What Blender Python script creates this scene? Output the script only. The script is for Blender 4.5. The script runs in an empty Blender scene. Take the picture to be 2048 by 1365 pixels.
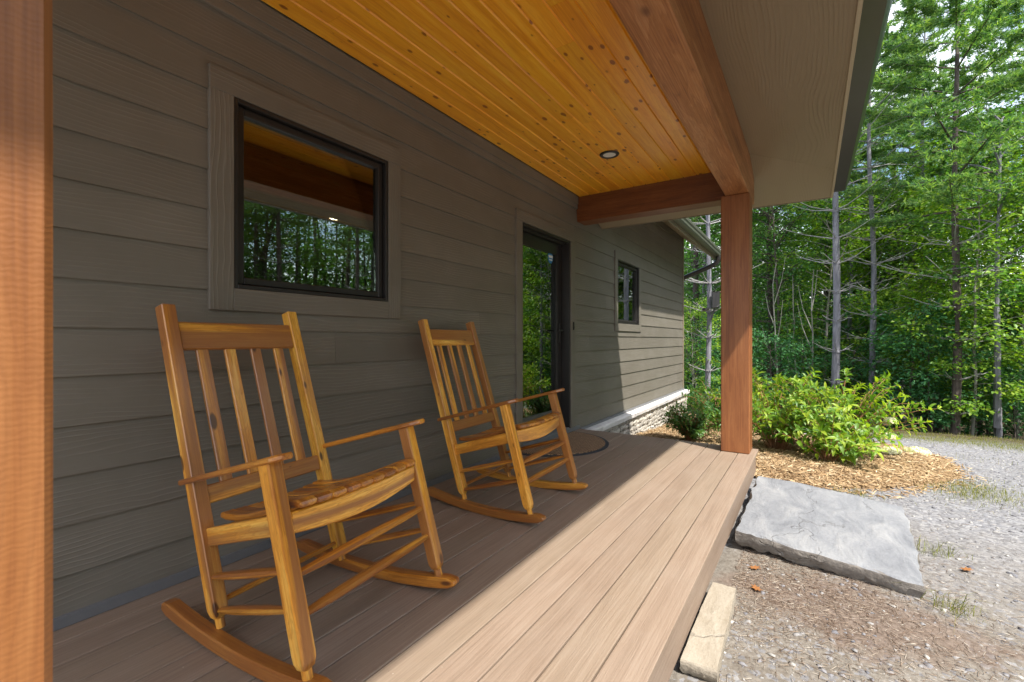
import bpy, bmesh, math, random
import numpy as np
from mathutils import Vector, Matrix
R_ = math.radians
random.seed(7)
rng = np.random.default_rng(11)
SC = bpy.context.scene
COL = SC.collection

# ------------------------------------------------------------------ helpers
def link(o, parent=None):
    COL.objects.link(o)
    if parent is not None:
        o.parent = parent
    return o

def tag(o, label=None, cat=None, group=None, kind=None):
    if label: o['label'] = label
    if cat: o['category'] = cat
    if group: o['group'] = group
    if kind: o['kind'] = kind
    return o

def empty(name, loc=(0, 0, 0), rz=0.0, label=None, cat=None, group=None):
    o = bpy.data.objects.new(name, None)
    o.location = loc
    o.rotation_euler = (0, 0, rz)
    o.empty_display_size = 0.1
    link(o)
    return tag(o, label, cat, group)

def copy_tree(o, parent=None):
    c = o.copy()
    link(c, parent)
    for ch in list(o.children):
        copy_tree(ch, c)
    return c

def vperp(a, up):
    a = a.normalized()
    s = a.cross(up)
    if s.length < 1e-5:
        s = a.cross(Vector((1, 0, 0)))
    s.normalize()
    return s, s.cross(a).normalized()

class MB:
    """collects shapes for ONE mesh; every vertex keeps its place in its own board (along, across, across) for the grain"""
    def __init__(self):
        self.v, self.f, self.g, self.sm = [], [], [], []
    def add(self, vs, fs, gs=None, smooth=False):
        o = len(self.v)
        self.v += [tuple(p) for p in vs]
        self.g += [tuple(p) for p in (gs if gs is not None else vs)]
        for f in fs:
            self.f.append([i + o for i in f]); self.sm.append(smooth)
    def rings(self, rings, gr, smooth=False, caps=True):
        n = len(rings[0]); vs = [p for r in rings for p in r]; gs = [p for r in gr for p in r]
        fs = []
        for k in range(len(rings) - 1):
            for i in range(n):
                j = (i + 1) % n
                fs.append([k * n + i, k * n + j, (k + 1) * n + j, (k + 1) * n + i])
        self.add(vs, fs, gs, smooth)
        if caps:
            o = len(self.v) - len(vs)
            self.f.append([o + i for i in reversed(range(n))]); self.sm.append(False)
            m = o + (len(rings) - 1) * n
            self.f.append([m + i for i in range(n)]); self.sm.append(False)
    def bar(self, p0, p1, w, h, up=(0, 0, 1), ch=0.003, prof=None, g0=None):
        """straight member, w across, h along up; prof = [(t, sw, sh)] stations"""
        p0, p1, up = Vector(p0), Vector(p1), Vector(up)
        self.sweep([p0.lerp(p1, t) for t, _, _ in (prof or [(0, 1, 1), (1, 1, 1)])],
                   [(w * a, h * b) for _, a, b in (prof or [(0, 1, 1), (1, 1, 1)])], up, ch, g0=g0, axis=p1 - p0)
    def sweep(self, pts, wh, up=(0, 0, 1), ch=0.003, g0=None, axis=None, smooth=False, endch=True):
        pts = [Vector(p) for p in pts]; up = Vector(up)
        if g0 is None:
            g0 = (random.random() * 60, random.random() * 9, random.random() * 9)
        n = len(pts); L = 0.0; st = []
        for i, p in enumerate(pts):
            if i: L += (p - pts[i - 1]).length
            st.append(L)
        tan = []
        for i in range(n):
            if axis is not None: t = Vector(axis)
            else: t = pts[min(i + 1, n - 1)] - pts[max(i - 1, 0)]
            tan.append(t.normalized())
        data = [(pts[i], wh[i][0], wh[i][1], tan[i], st[i]) for i in range(n)]
        if ch > 0 and endch:
            a, b = data[0], data[-1]
            e = ch
            data = [(a[0], a[1] - 2 * e, a[2] - 2 * e, a[3], a[4]), (a[0] + a[3] * e, a[1], a[2], a[3], a[4] + e)] + data[1:-1] + \
                   [(b[0] - b[3] * e, b[1], b[2], b[3], b[4] - e), (b[0], b[1] - 2 * e, b[2] - 2 * e, b[3], b[4])]
        rings, gr = [], []
        for p, w, h, t, s in data:
            sd, uu = vperp(t, up)
            c = min(ch, w * 0.45, h * 0.45) if ch > 0 else 0
            a, b = w / 2, h / 2
            if c > 0:
                q = [(-a + c, -b), (a - c, -b), (a, -b + c), (a, b - c), (a - c, b), (-a + c, b), (-a, b - c), (-a, -b + c)]
            else:
                q = [(-a, -b), (a, -b), (a, b), (-a, b)]
            rings.append([p + sd * x + uu * y for x, y in q])
            gr.append([(g0[0] + s, g0[1] + x, g0[2] + y) for x, y in q])
        self.rings(rings, gr, smooth)
    def box(self, x0, x1, y0, y1, z0, z1, ax='x', ch=0.002, g0=None):
        cx, cy, cz = (x0 + x1) / 2, (y0 + y1) / 2, (z0 + z1) / 2
        if ax == 'x': self.bar((x0, cy, cz), (x1, cy, cz), y1 - y0, z1 - z0, (0, 0, 1), ch, g0=g0)
        elif ax == 'y': self.bar((cx, y0, cz), (cx, y1, cz), x1 - x0, z1 - z0, (0, 0, 1), ch, g0=g0)
        else: self.bar((cx, cy, z0), (cx, cy, z1), x1 - x0, y1 - y0, (0, 1, 0), ch, g0=g0)
    def tube(self, pts, rad, n=8, smooth=True, up=(0.01, 0.02, 1), flat=1.0):
        pts = [Vector(p) for p in pts]; up = Vector(up); rings, gr = [], []
        g0 = (random.random() * 60, random.random() * 9, random.random() * 9); L = 0
        for i, p in enumerate(pts):
            t = (pts[min(i + 1, len(pts) - 1)] - pts[max(i - 1, 0)])
            if i: L += (p - pts[i - 1]).length
            sd, uu = vperp(t, up)
            r = rad[i] if hasattr(rad, '__len__') else rad
            q = [(math.cos(2 * math.pi * k / n) * r, math.sin(2 * math.pi * k / n) * r * flat) for k in range(n)]
            rings.append([p + sd * x + uu * y for x, y in q])
            gr.append([(g0[0] + L, g0[1] + x, g0[2] + y) for x, y in q])
        self.rings(rings, gr, smooth)
    def disc(self, c, r, h, n=40, r2=None):
        """short upright cylinder"""
        c = Vector(c)
        rr = [(r, 0), (r2 or r, h)]
        rings = [[c + Vector((math.cos(2 * math.pi * k / n) * a, math.sin(2 * math.pi * k / n) * a, z)) for k in range(n)] for a, z in rr]
        self.rings(rings, rings, True)

def mesh_obj(name, mb, mat, parent=None, angle=35, loc=None):
    me = bpy.data.meshes.new(name)
    me.from_pydata(mb.v, [], mb.f)
    at = me.attributes.new('gco', 'FLOAT_VECTOR', 'POINT')
    at.data.foreach_set('vector', np.array(mb.g, dtype=np.float32).ravel())
    me.polygons.foreach_set('use_smooth', mb.sm)
    bm = bmesh.new(); bm.from_mesh(me); bmesh.ops.recalc_face_normals(bm, faces=bm.faces); bm.to_mesh(me); bm.free()
    if any(mb.sm): me.set_sharp_from_angle(angle=R_(angle))
    me.materials.append(mat)
    o = bpy.data.objects.new(name, me)
    if loc is not None: o.location = loc
    return link(o, parent)

def arr_mesh(name, V, F, mats, idx=None, smooth=False):
    """mesh from arrays; F is a list of (M,k) integer arrays"""
    me = bpy.data.meshes.new(name)
    V = np.asarray(V, dtype=np.float32)
    me.vertices.add(len(V)); me.vertices.foreach_set('co', V.ravel())
    nl = sum(f.size for f in F); npoly = sum(len(f) for f in F)
    me.loops.add(nl); me.loops.foreach_set('vertex_index', np.concatenate([f.ravel() for f in F]).astype(np.int32))
    starts, s = [], 0
    for f in F:
        starts.append(s + np.arange(len(f)) * f.shape[1]); s += f.size
    me.polygons.add(npoly); me.polygons.foreach_set('loop_start', np.concatenate(starts).astype(np.int32))
    for m in (mats if isinstance(mats, (list, tuple)) else [mats]): me.materials.append(m)
    if idx is not None: me.polygons.foreach_set('material_index', np.asarray(idx, dtype=np.int32))
    if smooth: me.polygons.foreach_set('use_smooth', np.ones(npoly, dtype=bool))
    me.update(calc_edges=True); me.validate()
    return me

def new_obj(name, me, parent=None, loc=(0, 0, 0), rz=0, sc=1.0):
    o = bpy.data.objects.new(name, me)
    o.location = loc; o.rotation_euler = (0, 0, rz)
    o.scale = (sc, sc, sc) if not hasattr(sc, '__len__') else sc
    return link(o, parent)

# ------------------------------------------------------------------ materials
def nmat(name):
    m = bpy.data.materials.new(name); m.use_nodes = True
    nt = m.node_tree; nt.nodes.clear()
    return m, nt, nt.nodes, nt.links

def N(nt, t, **kw):
    n = nt.nodes.new(t)
    for k, v in kw.items():
        if k.startswith('i_'):
            key = k[2:]
            key = int(key) if key.isdigit() else key.replace('_', ' ')
            n.inputs[key].default_value = v
        else: setattr(n, k, v)
    return n

def ramp(nt, fac, stops, interp='LINEAR'):
    r = nt.nodes.new('ShaderNodeValToRGB'); r.color_ramp.interpolation = interp
    el = r.color_ramp.elements
    while len(el) < len(stops): el.new(0.5)
    for e, (p, c) in zip(el, stops):
        e.position = p; e.color = (*c, 1) if len(c) == 3 else c
    nt.links.new(fac, r.inputs[0]); return r.outputs[0]

def math_(nt, op, a, b=None, clamp=False):
    n = nt.nodes.new('ShaderNodeMath'); n.operation = op; n.use_clamp = clamp
    for i, x in enumerate((a, b)):
        if x is None: continue
        if isinstance(x, (int, float)): n.inputs[i].default_value = x
        else: nt.links.new(x, n.inputs[i])
    return n.outputs[0]

def mixc(nt, fac, a, b, mode='MIX'):
    n = nt.nodes.new('ShaderNodeMix'); n.data_type = 'RGBA'; n.blend_type = mode
    for s, x in ((0, fac), (6, a), (7, b)):
        if isinstance(x, (int, float)): n.inputs[s].default_value = x
        elif isinstance(x, tuple): n.inputs[s].default_value = (*x, 1)
        else: nt.links.new(x, n.inputs[s])
    return n.outputs[2]

def scaled(nt, vec, s):
    n = N(nt, 'ShaderNodeVectorMath', operation='MULTIPLY'); n.inputs[1].default_value = s
    nt.links.new(vec, n.inputs[0]); return n.outputs[0]

def noise(nt, vec, scale, detail=3, rough=0.55, dist=0.0):
    n = N(nt, 'ShaderNodeTexNoise', i_Scale=scale, i_Detail=detail, i_Roughness=rough, i_Distortion=dist)
    nt.links.new(vec, n.inputs['Vector']); return n.outputs['Fac']

def finish(m, nt, color, rough=0.6, bump=None, bstr=0.3, bdist=0.01, coat=0.0, metallic=0.0, spec=0.5, coat_rough=0.1):
    b = N(nt, 'ShaderNodeBsdfPrincipled')
    if isinstance(color, tuple): b.inputs['Base Color'].default_value = (*color, 1)
    else: nt.links.new(color, b.inputs['Base Color'])
    if isinstance(rough, (int, float)): b.inputs['Roughness'].default_value = rough
    else: nt.links.new(rough, b.inputs['Roughness'])
    b.inputs['Metallic'].default_value = metallic
    b.inputs['Specular IOR Level'].default_value = spec
    b.inputs['Coat Weight'].default_value = coat; b.inputs['Coat Roughness'].default_value = coat_rough
    if bump is not None:
        bp = N(nt, 'ShaderNodeBump', i_Strength=bstr, i_Distance=bdist)
        nt.links.new(bump, bp.inputs['Height']); nt.links.new(bp.outputs[0], b.inputs['Normal'])
    o = N(nt, 'ShaderNodeOutputMaterial'); nt.links.new(b.outputs[0], o.inputs[0])
    return m

def gco(nt): return N(nt, 'ShaderNodeAttribute', attribute_name='gco').outputs['Vector']
def island(nt): return N(nt, 'ShaderNodeNewGeometry').outputs['Random Per Island']

def wood(name, dark, mid, light, knot=(0.1, 0.04, 0.015), along=1.1, across=16, knot_sc=(2.2, 7, 7), knot_r=0.13, rough=0.5,
         coat=0.0, tint=0.25, bstr=0.15, saw=0.0, contrast=1.0, coat_rough=0.15, alt=None, altw=0.6, fine=0.28, knot_thr=0.5, rings_n=34.0, ringw=0.22, knot_soft=16.0, alt_t=0.62, dust=0.0):
    m, nt, _, L = nmat(name)
    oi = N(nt, 'ShaderNodeObjectInfo').outputs['Random']      # every piece is cut from another board
    ov = N(nt, 'ShaderNodeCombineXYZ'); L.new(math_(nt, 'MULTIPLY', oi, 31.0), ov.inputs[0]); L.new(math_(nt, 'MULTIPLY', oi, 7.0), ov.inputs[1])
    ga = N(nt, 'ShaderNodeVectorMath', operation='ADD'); L.new(gco(nt), ga.inputs[0]); L.new(ov.outputs[0], ga.inputs[1])
    g = ga.outputs[0]
    warp = noise(nt, scaled(nt, g, (2.0, 9, 9)), 1.0, 2)
    wv = N(nt, 'ShaderNodeCombineXYZ'); L.new(math_(nt, 'MULTIPLY', warp, 1.6), wv.inputs[1]); L.new(math_(nt, 'MULTIPLY', warp, 1.1), wv.inputs[2])
    add = N(nt, 'ShaderNodeVectorMath', operation='ADD'); L.new(scaled(nt, g, (along, across, across)), add.inputs[0]); L.new(wv.outputs[0], add.inputs[1])
    n1 = noise(nt, add.outputs[0], 1.0, 4, 0.6)
    n2 = noise(nt, scaled(nt, g, (2.5, 170, 170)), 1.0, 3, 0.6)
    f = math_(nt, 'ADD', math_(nt, 'MULTIPLY', n1, 1 - fine), math_(nt, 'MULTIPLY', n2, fine))
    ringl = math_(nt, 'POWER', math_(nt, 'ABSOLUTE', math_(nt, 'SINE', math_(nt, 'ADD', math_(nt, 'MULTIPLY', n1, rings_n), math_(nt, 'MULTIPLY', n2, 1.2)))), 6.0)
    c = ramp(nt, f, [(0.5 - 0.17 / contrast, dark), (0.5, mid), (0.5 + 0.17 / contrast, light)])
    r = math_(nt, 'FRACT', math_(nt, 'ADD', island(nt), math_(nt, 'MULTIPLY', oi, 5.3)))
    hsv = N(nt, 'ShaderNodeHueSaturation'); L.new(c, hsv.inputs['Color'])
    L.new(math_(nt, 'ADD', math_(nt, 'MULTIPLY', r, tint), 1 - tint / 2), hsv.inputs['Value'])
    r2 = math_(nt, 'FRACT', math_(nt, 'MULTIPLY', r, 37.7))
    L.new(math_(nt, 'ADD', math_(nt, 'MULTIPLY', r2, 0.010), 0.498), hsv.inputs['Hue'])
    col = mixc(nt, math_(nt, 'MULTIPLY', ringl, ringw), hsv.outputs[0], dark); height = math_(nt, 'SUBTRACT', f, math_(nt, 'MULTIPLY', ringl, 0.25))
    if alt:
        r3 = math_(nt, 'FRACT', math_(nt, 'MULTIPLY', r, 91.3))
        heart = noise(nt, scaled(nt, g, (0.7, 13, 13)), 1.0, 2, 0.4, 0.4)
        hm = math_(nt, 'MULTIPLY', math_(nt, 'SUBTRACT', math_(nt, 'ADD', heart, math_(nt, 'MULTIPLY', r3, 0.34)), alt_t), 12.0, clamp=True)
        col = mixc(nt, math_(nt, 'MULTIPLY', hm, altw), col, mixc(nt, n2, tuple(x * .7 for x in alt), tuple(x * 1.3 for x in alt)))
    if dust > 0:
        tcd = N(nt, 'ShaderNodeTexCoord').outputs['Object']
        dm = math_(nt, 'MULTIPLY', math_(nt, 'SUBTRACT', noise(nt, tcd, 2.2, 6, 0.7), 0.42), 2.2, clamp=True)
        col = mixc(nt, math_(nt, 'MULTIPLY', dm, dust), col, (0.34, 0.29, 0.24))
        sp = N(nt, 'ShaderNodeTexVoronoi', i_Scale=38.0); L.new(tcd, sp.inputs['Vector'])
        sm_ = math_(nt, 'MULTIPLY', math_(nt, 'SUBTRACT', 0.10, sp.outputs['Distance']), 22, clamp=True)
        sc_ = N(nt, 'ShaderNodeSeparateColor'); L.new(sp.outputs['Color'], sc_.inputs[0])
        sm_ = math_(nt, 'MULTIPLY', sm_, math_(nt, 'GREATER_THAN', sc_.outputs[0], 0.90))
        col = mixc(nt, math_(nt, 'MULTIPLY', sm_, 0.7), col, mixc(nt, math_(nt, 'GREATER_THAN', sc_.outputs[1], 0.5), (0.12, 0.085, 0.06), (0.5, 0.45, 0.38)))
    if knot_r > 0:
        vo = N(nt, 'ShaderNodeTexVoronoi', i_Scale=1.0, i_Randomness=1.0); L.new(scaled(nt, g, knot_sc), vo.inputs['Vector'])
        # only some cells carry a knot
        sep = N(nt, 'ShaderNodeSeparateColor'); L.new(vo.outputs['Color'], sep.inputs[0])
        size = math_(nt, 'MULTIPLY', math_(nt, 'GREATER_THAN', sep.outputs[0], knot_thr), math_(nt, 'ADD', math_(nt, 'MULTIPLY', math_(nt, 'POWER', sep.outputs[1], 2.0), knot_r), knot_r * 0.22))
        k = math_(nt, 'SUBTRACT', size, vo.outputs['Distance'])
        ks = math_(nt, 'MULTIPLY', k, knot_soft, clamp=True)
        halo = math_(nt, 'MULTIPLY', math_(nt, 'ADD', k, 0.16), 2.2, clamp=True)
        halo = math_(nt, 'MULTIPLY', halo, math_(nt, 'GREATER_THAN', size, 0.001))
        col = mixc(nt, math_(nt, 'MULTIPLY', halo, 0.4), col, dark)
        col = mixc(nt, math_(nt, 'MULTIPLY', ks, 0.85), col, knot)
    if saw > 0:
        w = N(nt, 'ShaderNodeTexWave', wave_type='BANDS', bands_direction='X', i_Scale=saw, i_Distortion=5.0, i_Detail=3.0)
        w.inputs['Detail Scale'].default_value = 2.0
        L.new(g, w.inputs['Vector'])
        height = math_(nt, 'ADD', f, math_(nt, 'MULTIPLY', w.outputs['Fac'], 0.3))
        col = mixc(nt, math_(nt, 'MULTIPLY', w.outputs['Fac'], 0.07), col, dark)
    return finish(m, nt, col, rough, height, bstr, 0.004, coat, coat_rough=coat_rough)

def simple(name, col, rough=0.5, var=0.1, sc=30, metallic=0.0, bstr=0.05, spec=0.5):
    m, nt, _, L = nmat(name)
    tc = N(nt, 'ShaderNodeTexCoord').outputs['Object']
    n = noise(nt, tc, sc, 4)
    c = mixc(nt, n, tuple(x * (1 - var) for x in col), tuple(min(1, x * (1 + var)) for x in col))
    return finish(m, nt, c, rough, n, bstr, 0.004, metallic=metallic, spec=spec)

M = {}
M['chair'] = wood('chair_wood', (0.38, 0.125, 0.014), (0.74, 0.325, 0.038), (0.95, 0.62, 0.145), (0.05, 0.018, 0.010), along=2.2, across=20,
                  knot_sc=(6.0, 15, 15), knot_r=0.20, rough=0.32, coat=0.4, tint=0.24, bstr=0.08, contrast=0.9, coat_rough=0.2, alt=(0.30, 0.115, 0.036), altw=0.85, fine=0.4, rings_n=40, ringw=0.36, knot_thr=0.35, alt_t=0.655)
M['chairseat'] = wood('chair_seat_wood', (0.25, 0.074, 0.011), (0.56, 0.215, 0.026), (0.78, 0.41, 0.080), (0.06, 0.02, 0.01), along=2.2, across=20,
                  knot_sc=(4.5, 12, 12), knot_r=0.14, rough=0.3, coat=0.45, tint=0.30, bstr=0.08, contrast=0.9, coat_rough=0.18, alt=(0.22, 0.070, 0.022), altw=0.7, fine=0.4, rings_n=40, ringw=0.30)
M['ceil'] = wood('ceiling_pine', (0.70, 0.235, 0.010), (0.89, 0.375, 0.018), (0.96, 0.51, 0.045), (0.24, 0.055, 0.007), along=1.1, across=24,
                 knot_sc=(8.5, 17.0, 17.0), knot_r=0.27, rough=0.36, coat=0.25, tint=0.18, bstr=0.05, coat_rough=0.2, knot_thr=0.15, knot_soft=13, rings_n=30, ringw=0.26, fine=0.35)
M['cedar'] = wood('cedar_stain', (0.15, 0.047, 0.012), (0.26, 0.092, 0.024), (0.325, 0.130, 0.040), (0.07, 0.018, 0.006), along=1.3, across=18,
                  knot_sc=(2.0, 5.0, 5.0), knot_r=0.09, rough=0.55, coat=0.08, tint=0.06, bstr=0.10, saw=62, contrast=1.1, fine=0.45, ringw=0.2)
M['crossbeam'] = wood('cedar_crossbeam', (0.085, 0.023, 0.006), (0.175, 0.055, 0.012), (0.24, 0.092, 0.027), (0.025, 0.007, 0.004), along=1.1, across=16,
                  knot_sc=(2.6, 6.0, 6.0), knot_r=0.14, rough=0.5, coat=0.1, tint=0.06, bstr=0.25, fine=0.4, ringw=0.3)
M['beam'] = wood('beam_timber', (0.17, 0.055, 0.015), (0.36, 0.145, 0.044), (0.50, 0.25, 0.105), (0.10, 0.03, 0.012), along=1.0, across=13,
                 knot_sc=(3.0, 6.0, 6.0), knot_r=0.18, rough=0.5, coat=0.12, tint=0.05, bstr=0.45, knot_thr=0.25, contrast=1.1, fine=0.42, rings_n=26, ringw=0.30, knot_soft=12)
M['deck'] = wood('deck_composite', (0.200, 0.142, 0.102), (0.255, 0.184, 0.135), (0.300, 0.225, 0.170), along=1.1, across=20,
                 knot_r=0.0, ringw=0.0, rough=0.6, tint=0.15, dust=0.30, bstr=0.3, fine=0.62)

def siding_mat():
    m, nt, _, L = nmat('siding_paint')
    g = gco(nt)
    w = noise(nt, scaled(nt, g, (1.6, 9, 5)), 1.0, 3, 0.5)
    sep = N(nt, 'ShaderNodeSeparateXYZ'); L.new(g, sep.inputs[0])
    ph = math_(nt, 'ADD', math_(nt, 'MULTIPLY', math_(nt, 'ADD', sep.outputs[1], sep.outputs[2]), 330.0), math_(nt, 'MULTIPLY', w, 30.0))
    s = math_(nt, 'SINE', ph)
    s = math_(nt, 'POWER', math_(nt, 'ADD', math_(nt, 'MULTIPLY', s, 0.5), 0.5), 5.0)
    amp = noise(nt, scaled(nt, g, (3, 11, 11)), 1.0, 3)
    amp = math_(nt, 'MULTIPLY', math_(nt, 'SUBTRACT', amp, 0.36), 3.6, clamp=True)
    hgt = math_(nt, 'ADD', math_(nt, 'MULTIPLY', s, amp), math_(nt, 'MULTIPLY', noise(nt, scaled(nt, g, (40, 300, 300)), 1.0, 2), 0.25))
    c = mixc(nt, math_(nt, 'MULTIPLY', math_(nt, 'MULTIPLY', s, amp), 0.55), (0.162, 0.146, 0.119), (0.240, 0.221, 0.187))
    tcs = N(nt, 'ShaderNodeTexCoord').outputs['Object']
    c = mixc(nt, math_(nt, 'MULTIPLY', math_(nt, 'SUBTRACT', noise(nt, scaled(nt, tcs, (1, 1, 1.6)), 1.4, 5, 0.65), 0.45), 1.1, clamp=True), c, (0.27, 0.25, 0.22))
    hsv = N(nt, 'ShaderNodeHueSaturation'); L.new(c, hsv.inputs['Color'])
    L.new(math_(nt, 'ADD', math_(nt, 'MULTIPLY', island(nt), 0.12), 0.92), hsv.inputs['Value'])
    return finish(m, nt, hsv.outputs[0], 0.52, hgt, 0.35, 0.004)
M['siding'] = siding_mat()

def soffit_mat():
    m, nt, _, L = nmat('soffit_board')
    g = gco(nt)
    w = noise(nt, scaled(nt, g, (0.5, 2.2, 2.2)), 1.0, 2, 0.45)
    sep = N(nt, 'ShaderNodeSeparateXYZ'); L.new(g, sep.inputs[0])
    ph = math_(nt, 'ADD', math_(nt, 'MULTIPLY', sep.outputs[1], 330.0), math_(nt, 'MULTIPLY', w, 95.0))
    s = math_(nt, 'POWER', math_(nt, 'ADD', math_(nt, 'MULTIPLY', math_(nt, 'SINE', ph), 0.5), 0.5), 3.0)
    amp = math_(nt, 'MULTIPLY', math_(nt, 'SUBTRACT', noise(nt, scaled(nt, g, (1.3, 7, 7)), 1.0, 2), 0.3), 3.0, clamp=True)
    h = math_(nt, 'MULTIPLY', s, amp)
    c = mixc(nt, math_(nt, 'MULTIPLY', h, 0.36), (0.285, 0.225, 0.145), (0.20, 0.155, 0.098))
    return finish(m, nt, c, 0.55, h, 0.27, 0.003)
M['soffit'] = soffit_mat()
M['trim'] = simple('trim_paint', (0.215, 0.18, 0.125), 0.5, 0.06, 25)
M['trimlight'] = simple('trim_edge_paint', (0.36, 0.29, 0.19), 0.5, 0.06, 25)
M['black'] = simple('black_metal', (0.022, 0.020, 0.019), 0.42, 0.2, 15)
M['gutter'] = simple('gutter_bronze', (0.052, 0.049, 0.045), 0.28, 0.15, 12, metallic=0.35)
M['guttergreen'] = simple('gutter_green', (0.115, 0.125, 0.095), 0.35, 0.1, 12)
M['grey'] = simple('flashing', (0.15, 0.155, 0.165), 0.4, 0.12, 20)
M['white'] = simple('white_lens', (0.75, 0.72, 0.66), 0.35, 0.04, 20)
M['rubber'] = simple('mat_rubber', (0.035, 0.04, 0.05), 0.7, 0.2, 60)
M['shingle'] = simple('roof_shingle', (0.06, 0.055, 0.05), 0.9, 0.3, 40)
M['room'] = simple('room_wall', (0.30, 0.24, 0.17), 0.8, 0.05, 3)
M['greyrail'] = simple('door_rail', (0.10, 0.10, 0.095), 0.35, 0.1, 10)

def mat_coir():
    m, nt, _, L = nmat('coir_mat')
    tc = N(nt, 'ShaderNodeTexCoord').outputs['Object']
    b = N(nt, 'ShaderNodeTexBrick', offset=0.5, i_Scale=14.0); b.inputs['Mortar Size'].default_value = 0.05
    b.inputs['Color1'].default_value = (0.62, 0.40, 0.22, 1); b.inputs['Color2'].default_value = (0.50, 0.31, 0.17, 1); b.inputs['Mortar'].default_value = (0.10, 0.075, 0.06, 1)
    mp = N(nt, 'ShaderNodeMapping'); mp.inputs['Rotation'].default_value = (0, 0, R_(45)); L.new(tc, mp.inputs[0]); L.new(mp.outputs[0], b.inputs['Vector'])
    n = noise(nt, tc, 220, 3)
    c = mixc(nt, 0.5, b.outputs['Color'], mixc(nt, n, (0.09, 0.06, 0.03), (0.5, 0.33, 0.18)), 'MULTIPLY')
    c = mixc(nt, 0.6, b.outputs['Color'], c)
    h = math_(nt, 'SUBTRACT', math_(nt, 'MULTIPLY', n, 0.4), b.outputs['Fac'])
    return finish(m, nt, c, 0.95, h, 0.8, 0.006)
M['coir'] = mat_coir()

def mat_glass(refl=0.17):
    m, nt, _, L = nmat('window_glass')
    t = N(nt, 'ShaderNodeBsdfTransparent'); t.inputs[0].default_value = (0.80, 0.84, 0.80, 1)
    g = N(nt, 'ShaderNodeBsdfGlossy', i_Roughness=0.0); g.inputs[0].default_value = (0.78, 0.83, 0.79, 1)
    fr = N(nt, 'ShaderNodeFresnel', i_IOR=1.5)
    f = math_(nt, 'ADD', math_(nt, 'MULTIPLY', fr.outputs[0], 1.6), refl, clamp=True)
    mx = N(nt, 'ShaderNodeMixShader'); L.new(f, mx.inputs[0]); L.new(t.outputs[0], mx.inputs[1]); L.new(g.outputs[0], mx.inputs[2])
    o = N(nt, 'ShaderNodeOutputMaterial'); L.new(mx.outputs[0], o.inputs[0])
    return m
M['glass'] = mat_glass()

def mat_emit(name, col, s):
    m, nt, _, L = nmat(name)
    e = N(nt, 'ShaderNodeEmission', i_Strength=s); e.inputs[0].default_value = (*col, 1)
    o = N(nt, 'ShaderNodeOutputMaterial'); L.new(e.outputs[0], o.inputs[0]); return m
M['lamp'] = mat_emit('lamp_on', (1, 0.82, 0.55), 14)

def mat_leaf(name, c1, c2, c3, trans=0.35, rough=0.45, spec=0.4):
    m, nt, _, L = nmat(name)
    r = island(nt)
    tc = N(nt, 'ShaderNodeTexCoord').outputs['Object']
    n = noise(nt, tc, 0.9, 2)
    f = math_(nt, 'ADD', math_(nt, 'MULTIPLY', r, 0.6), math_(nt, 'MULTIPLY', n, 0.45))
    c = ramp(nt, f, [(0.15, c1), (0.5, c2), (0.9, c3)])
    p = N(nt, 'ShaderNodeBsdfPrincipled', i_Roughness=rough); p.inputs['Specular IOR Level'].default_value = spec
    L.new(c, p.inputs['Base Color'])
    t = N(nt, 'ShaderNodeBsdfTranslucent')
    L.new(mixc(nt, 1.0, c, (1.5, 1.6, 0.55), 'MULTIPLY'), t.inputs[0])
    mx = N(nt, 'ShaderNodeMixShader', i_0=trans); L.new(p.outputs[0], mx.inputs[1]); L.new(t.outputs[0], mx.inputs[2])
    o = N(nt, 'ShaderNodeOutputMaterial'); L.new(mx.outputs[0], o.inputs[0]); return m
M['leaf_mid'] = mat_leaf('leaf_mid', (0.030, 0.10, 0.028), (0.065, 0.175, 0.044), (0.14, 0.27, 0.058), 0.42)
M['leaf_bright'] = mat_leaf('leaf_bright', (0.075, 0.19, 0.025), (0.15, 0.29, 0.03), (0.31, 0.41, 0.04), 0.42)
M['leaf_blue'] = mat_leaf('leaf_blue', (0.03, 0.12, 0.05), (0.06, 0.19, 0.07), (0.11, 0.26, 0.08), 0.35)
M['needle'] = mat_leaf('pine_needle', (0.06, 0.155, 0.070), (0.125, 0.25, 0.090), (0.32, 0.44, 0.11), 0.42, 0.5)
M['shrub'] = mat_leaf('shrub_leaf', (0.055, 0.14, 0.020), (0.16, 0.29, 0.026), (0.40, 0.48, 0.034), 0.38, 0.42)
M['box'] = mat_leaf('evergreen_leaf', (0.035, 0.10, 0.018), (0.07, 0.165, 0.03), (0.15, 0.26, 0.04), 0.3, 0.35)
M['grass'] = mat_leaf('grass_blade', (0.13, 0.15, 0.03), (0.22, 0.24, 0.05), (0.36, 0.31, 0.10), 0.35)
M['petal'] = mat_leaf('petal', (0.62, 0.58, 0.42), (0.75, 0.72, 0.58), (0.85, 0.83, 0.74), 0.3)
M['dryleaf'] = mat_leaf('dry_leaf', (0.27, 0.10, 0.035), (0.34, 0.14, 0.05), (0.38, 0.22, 0.08), 0.2)

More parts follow.
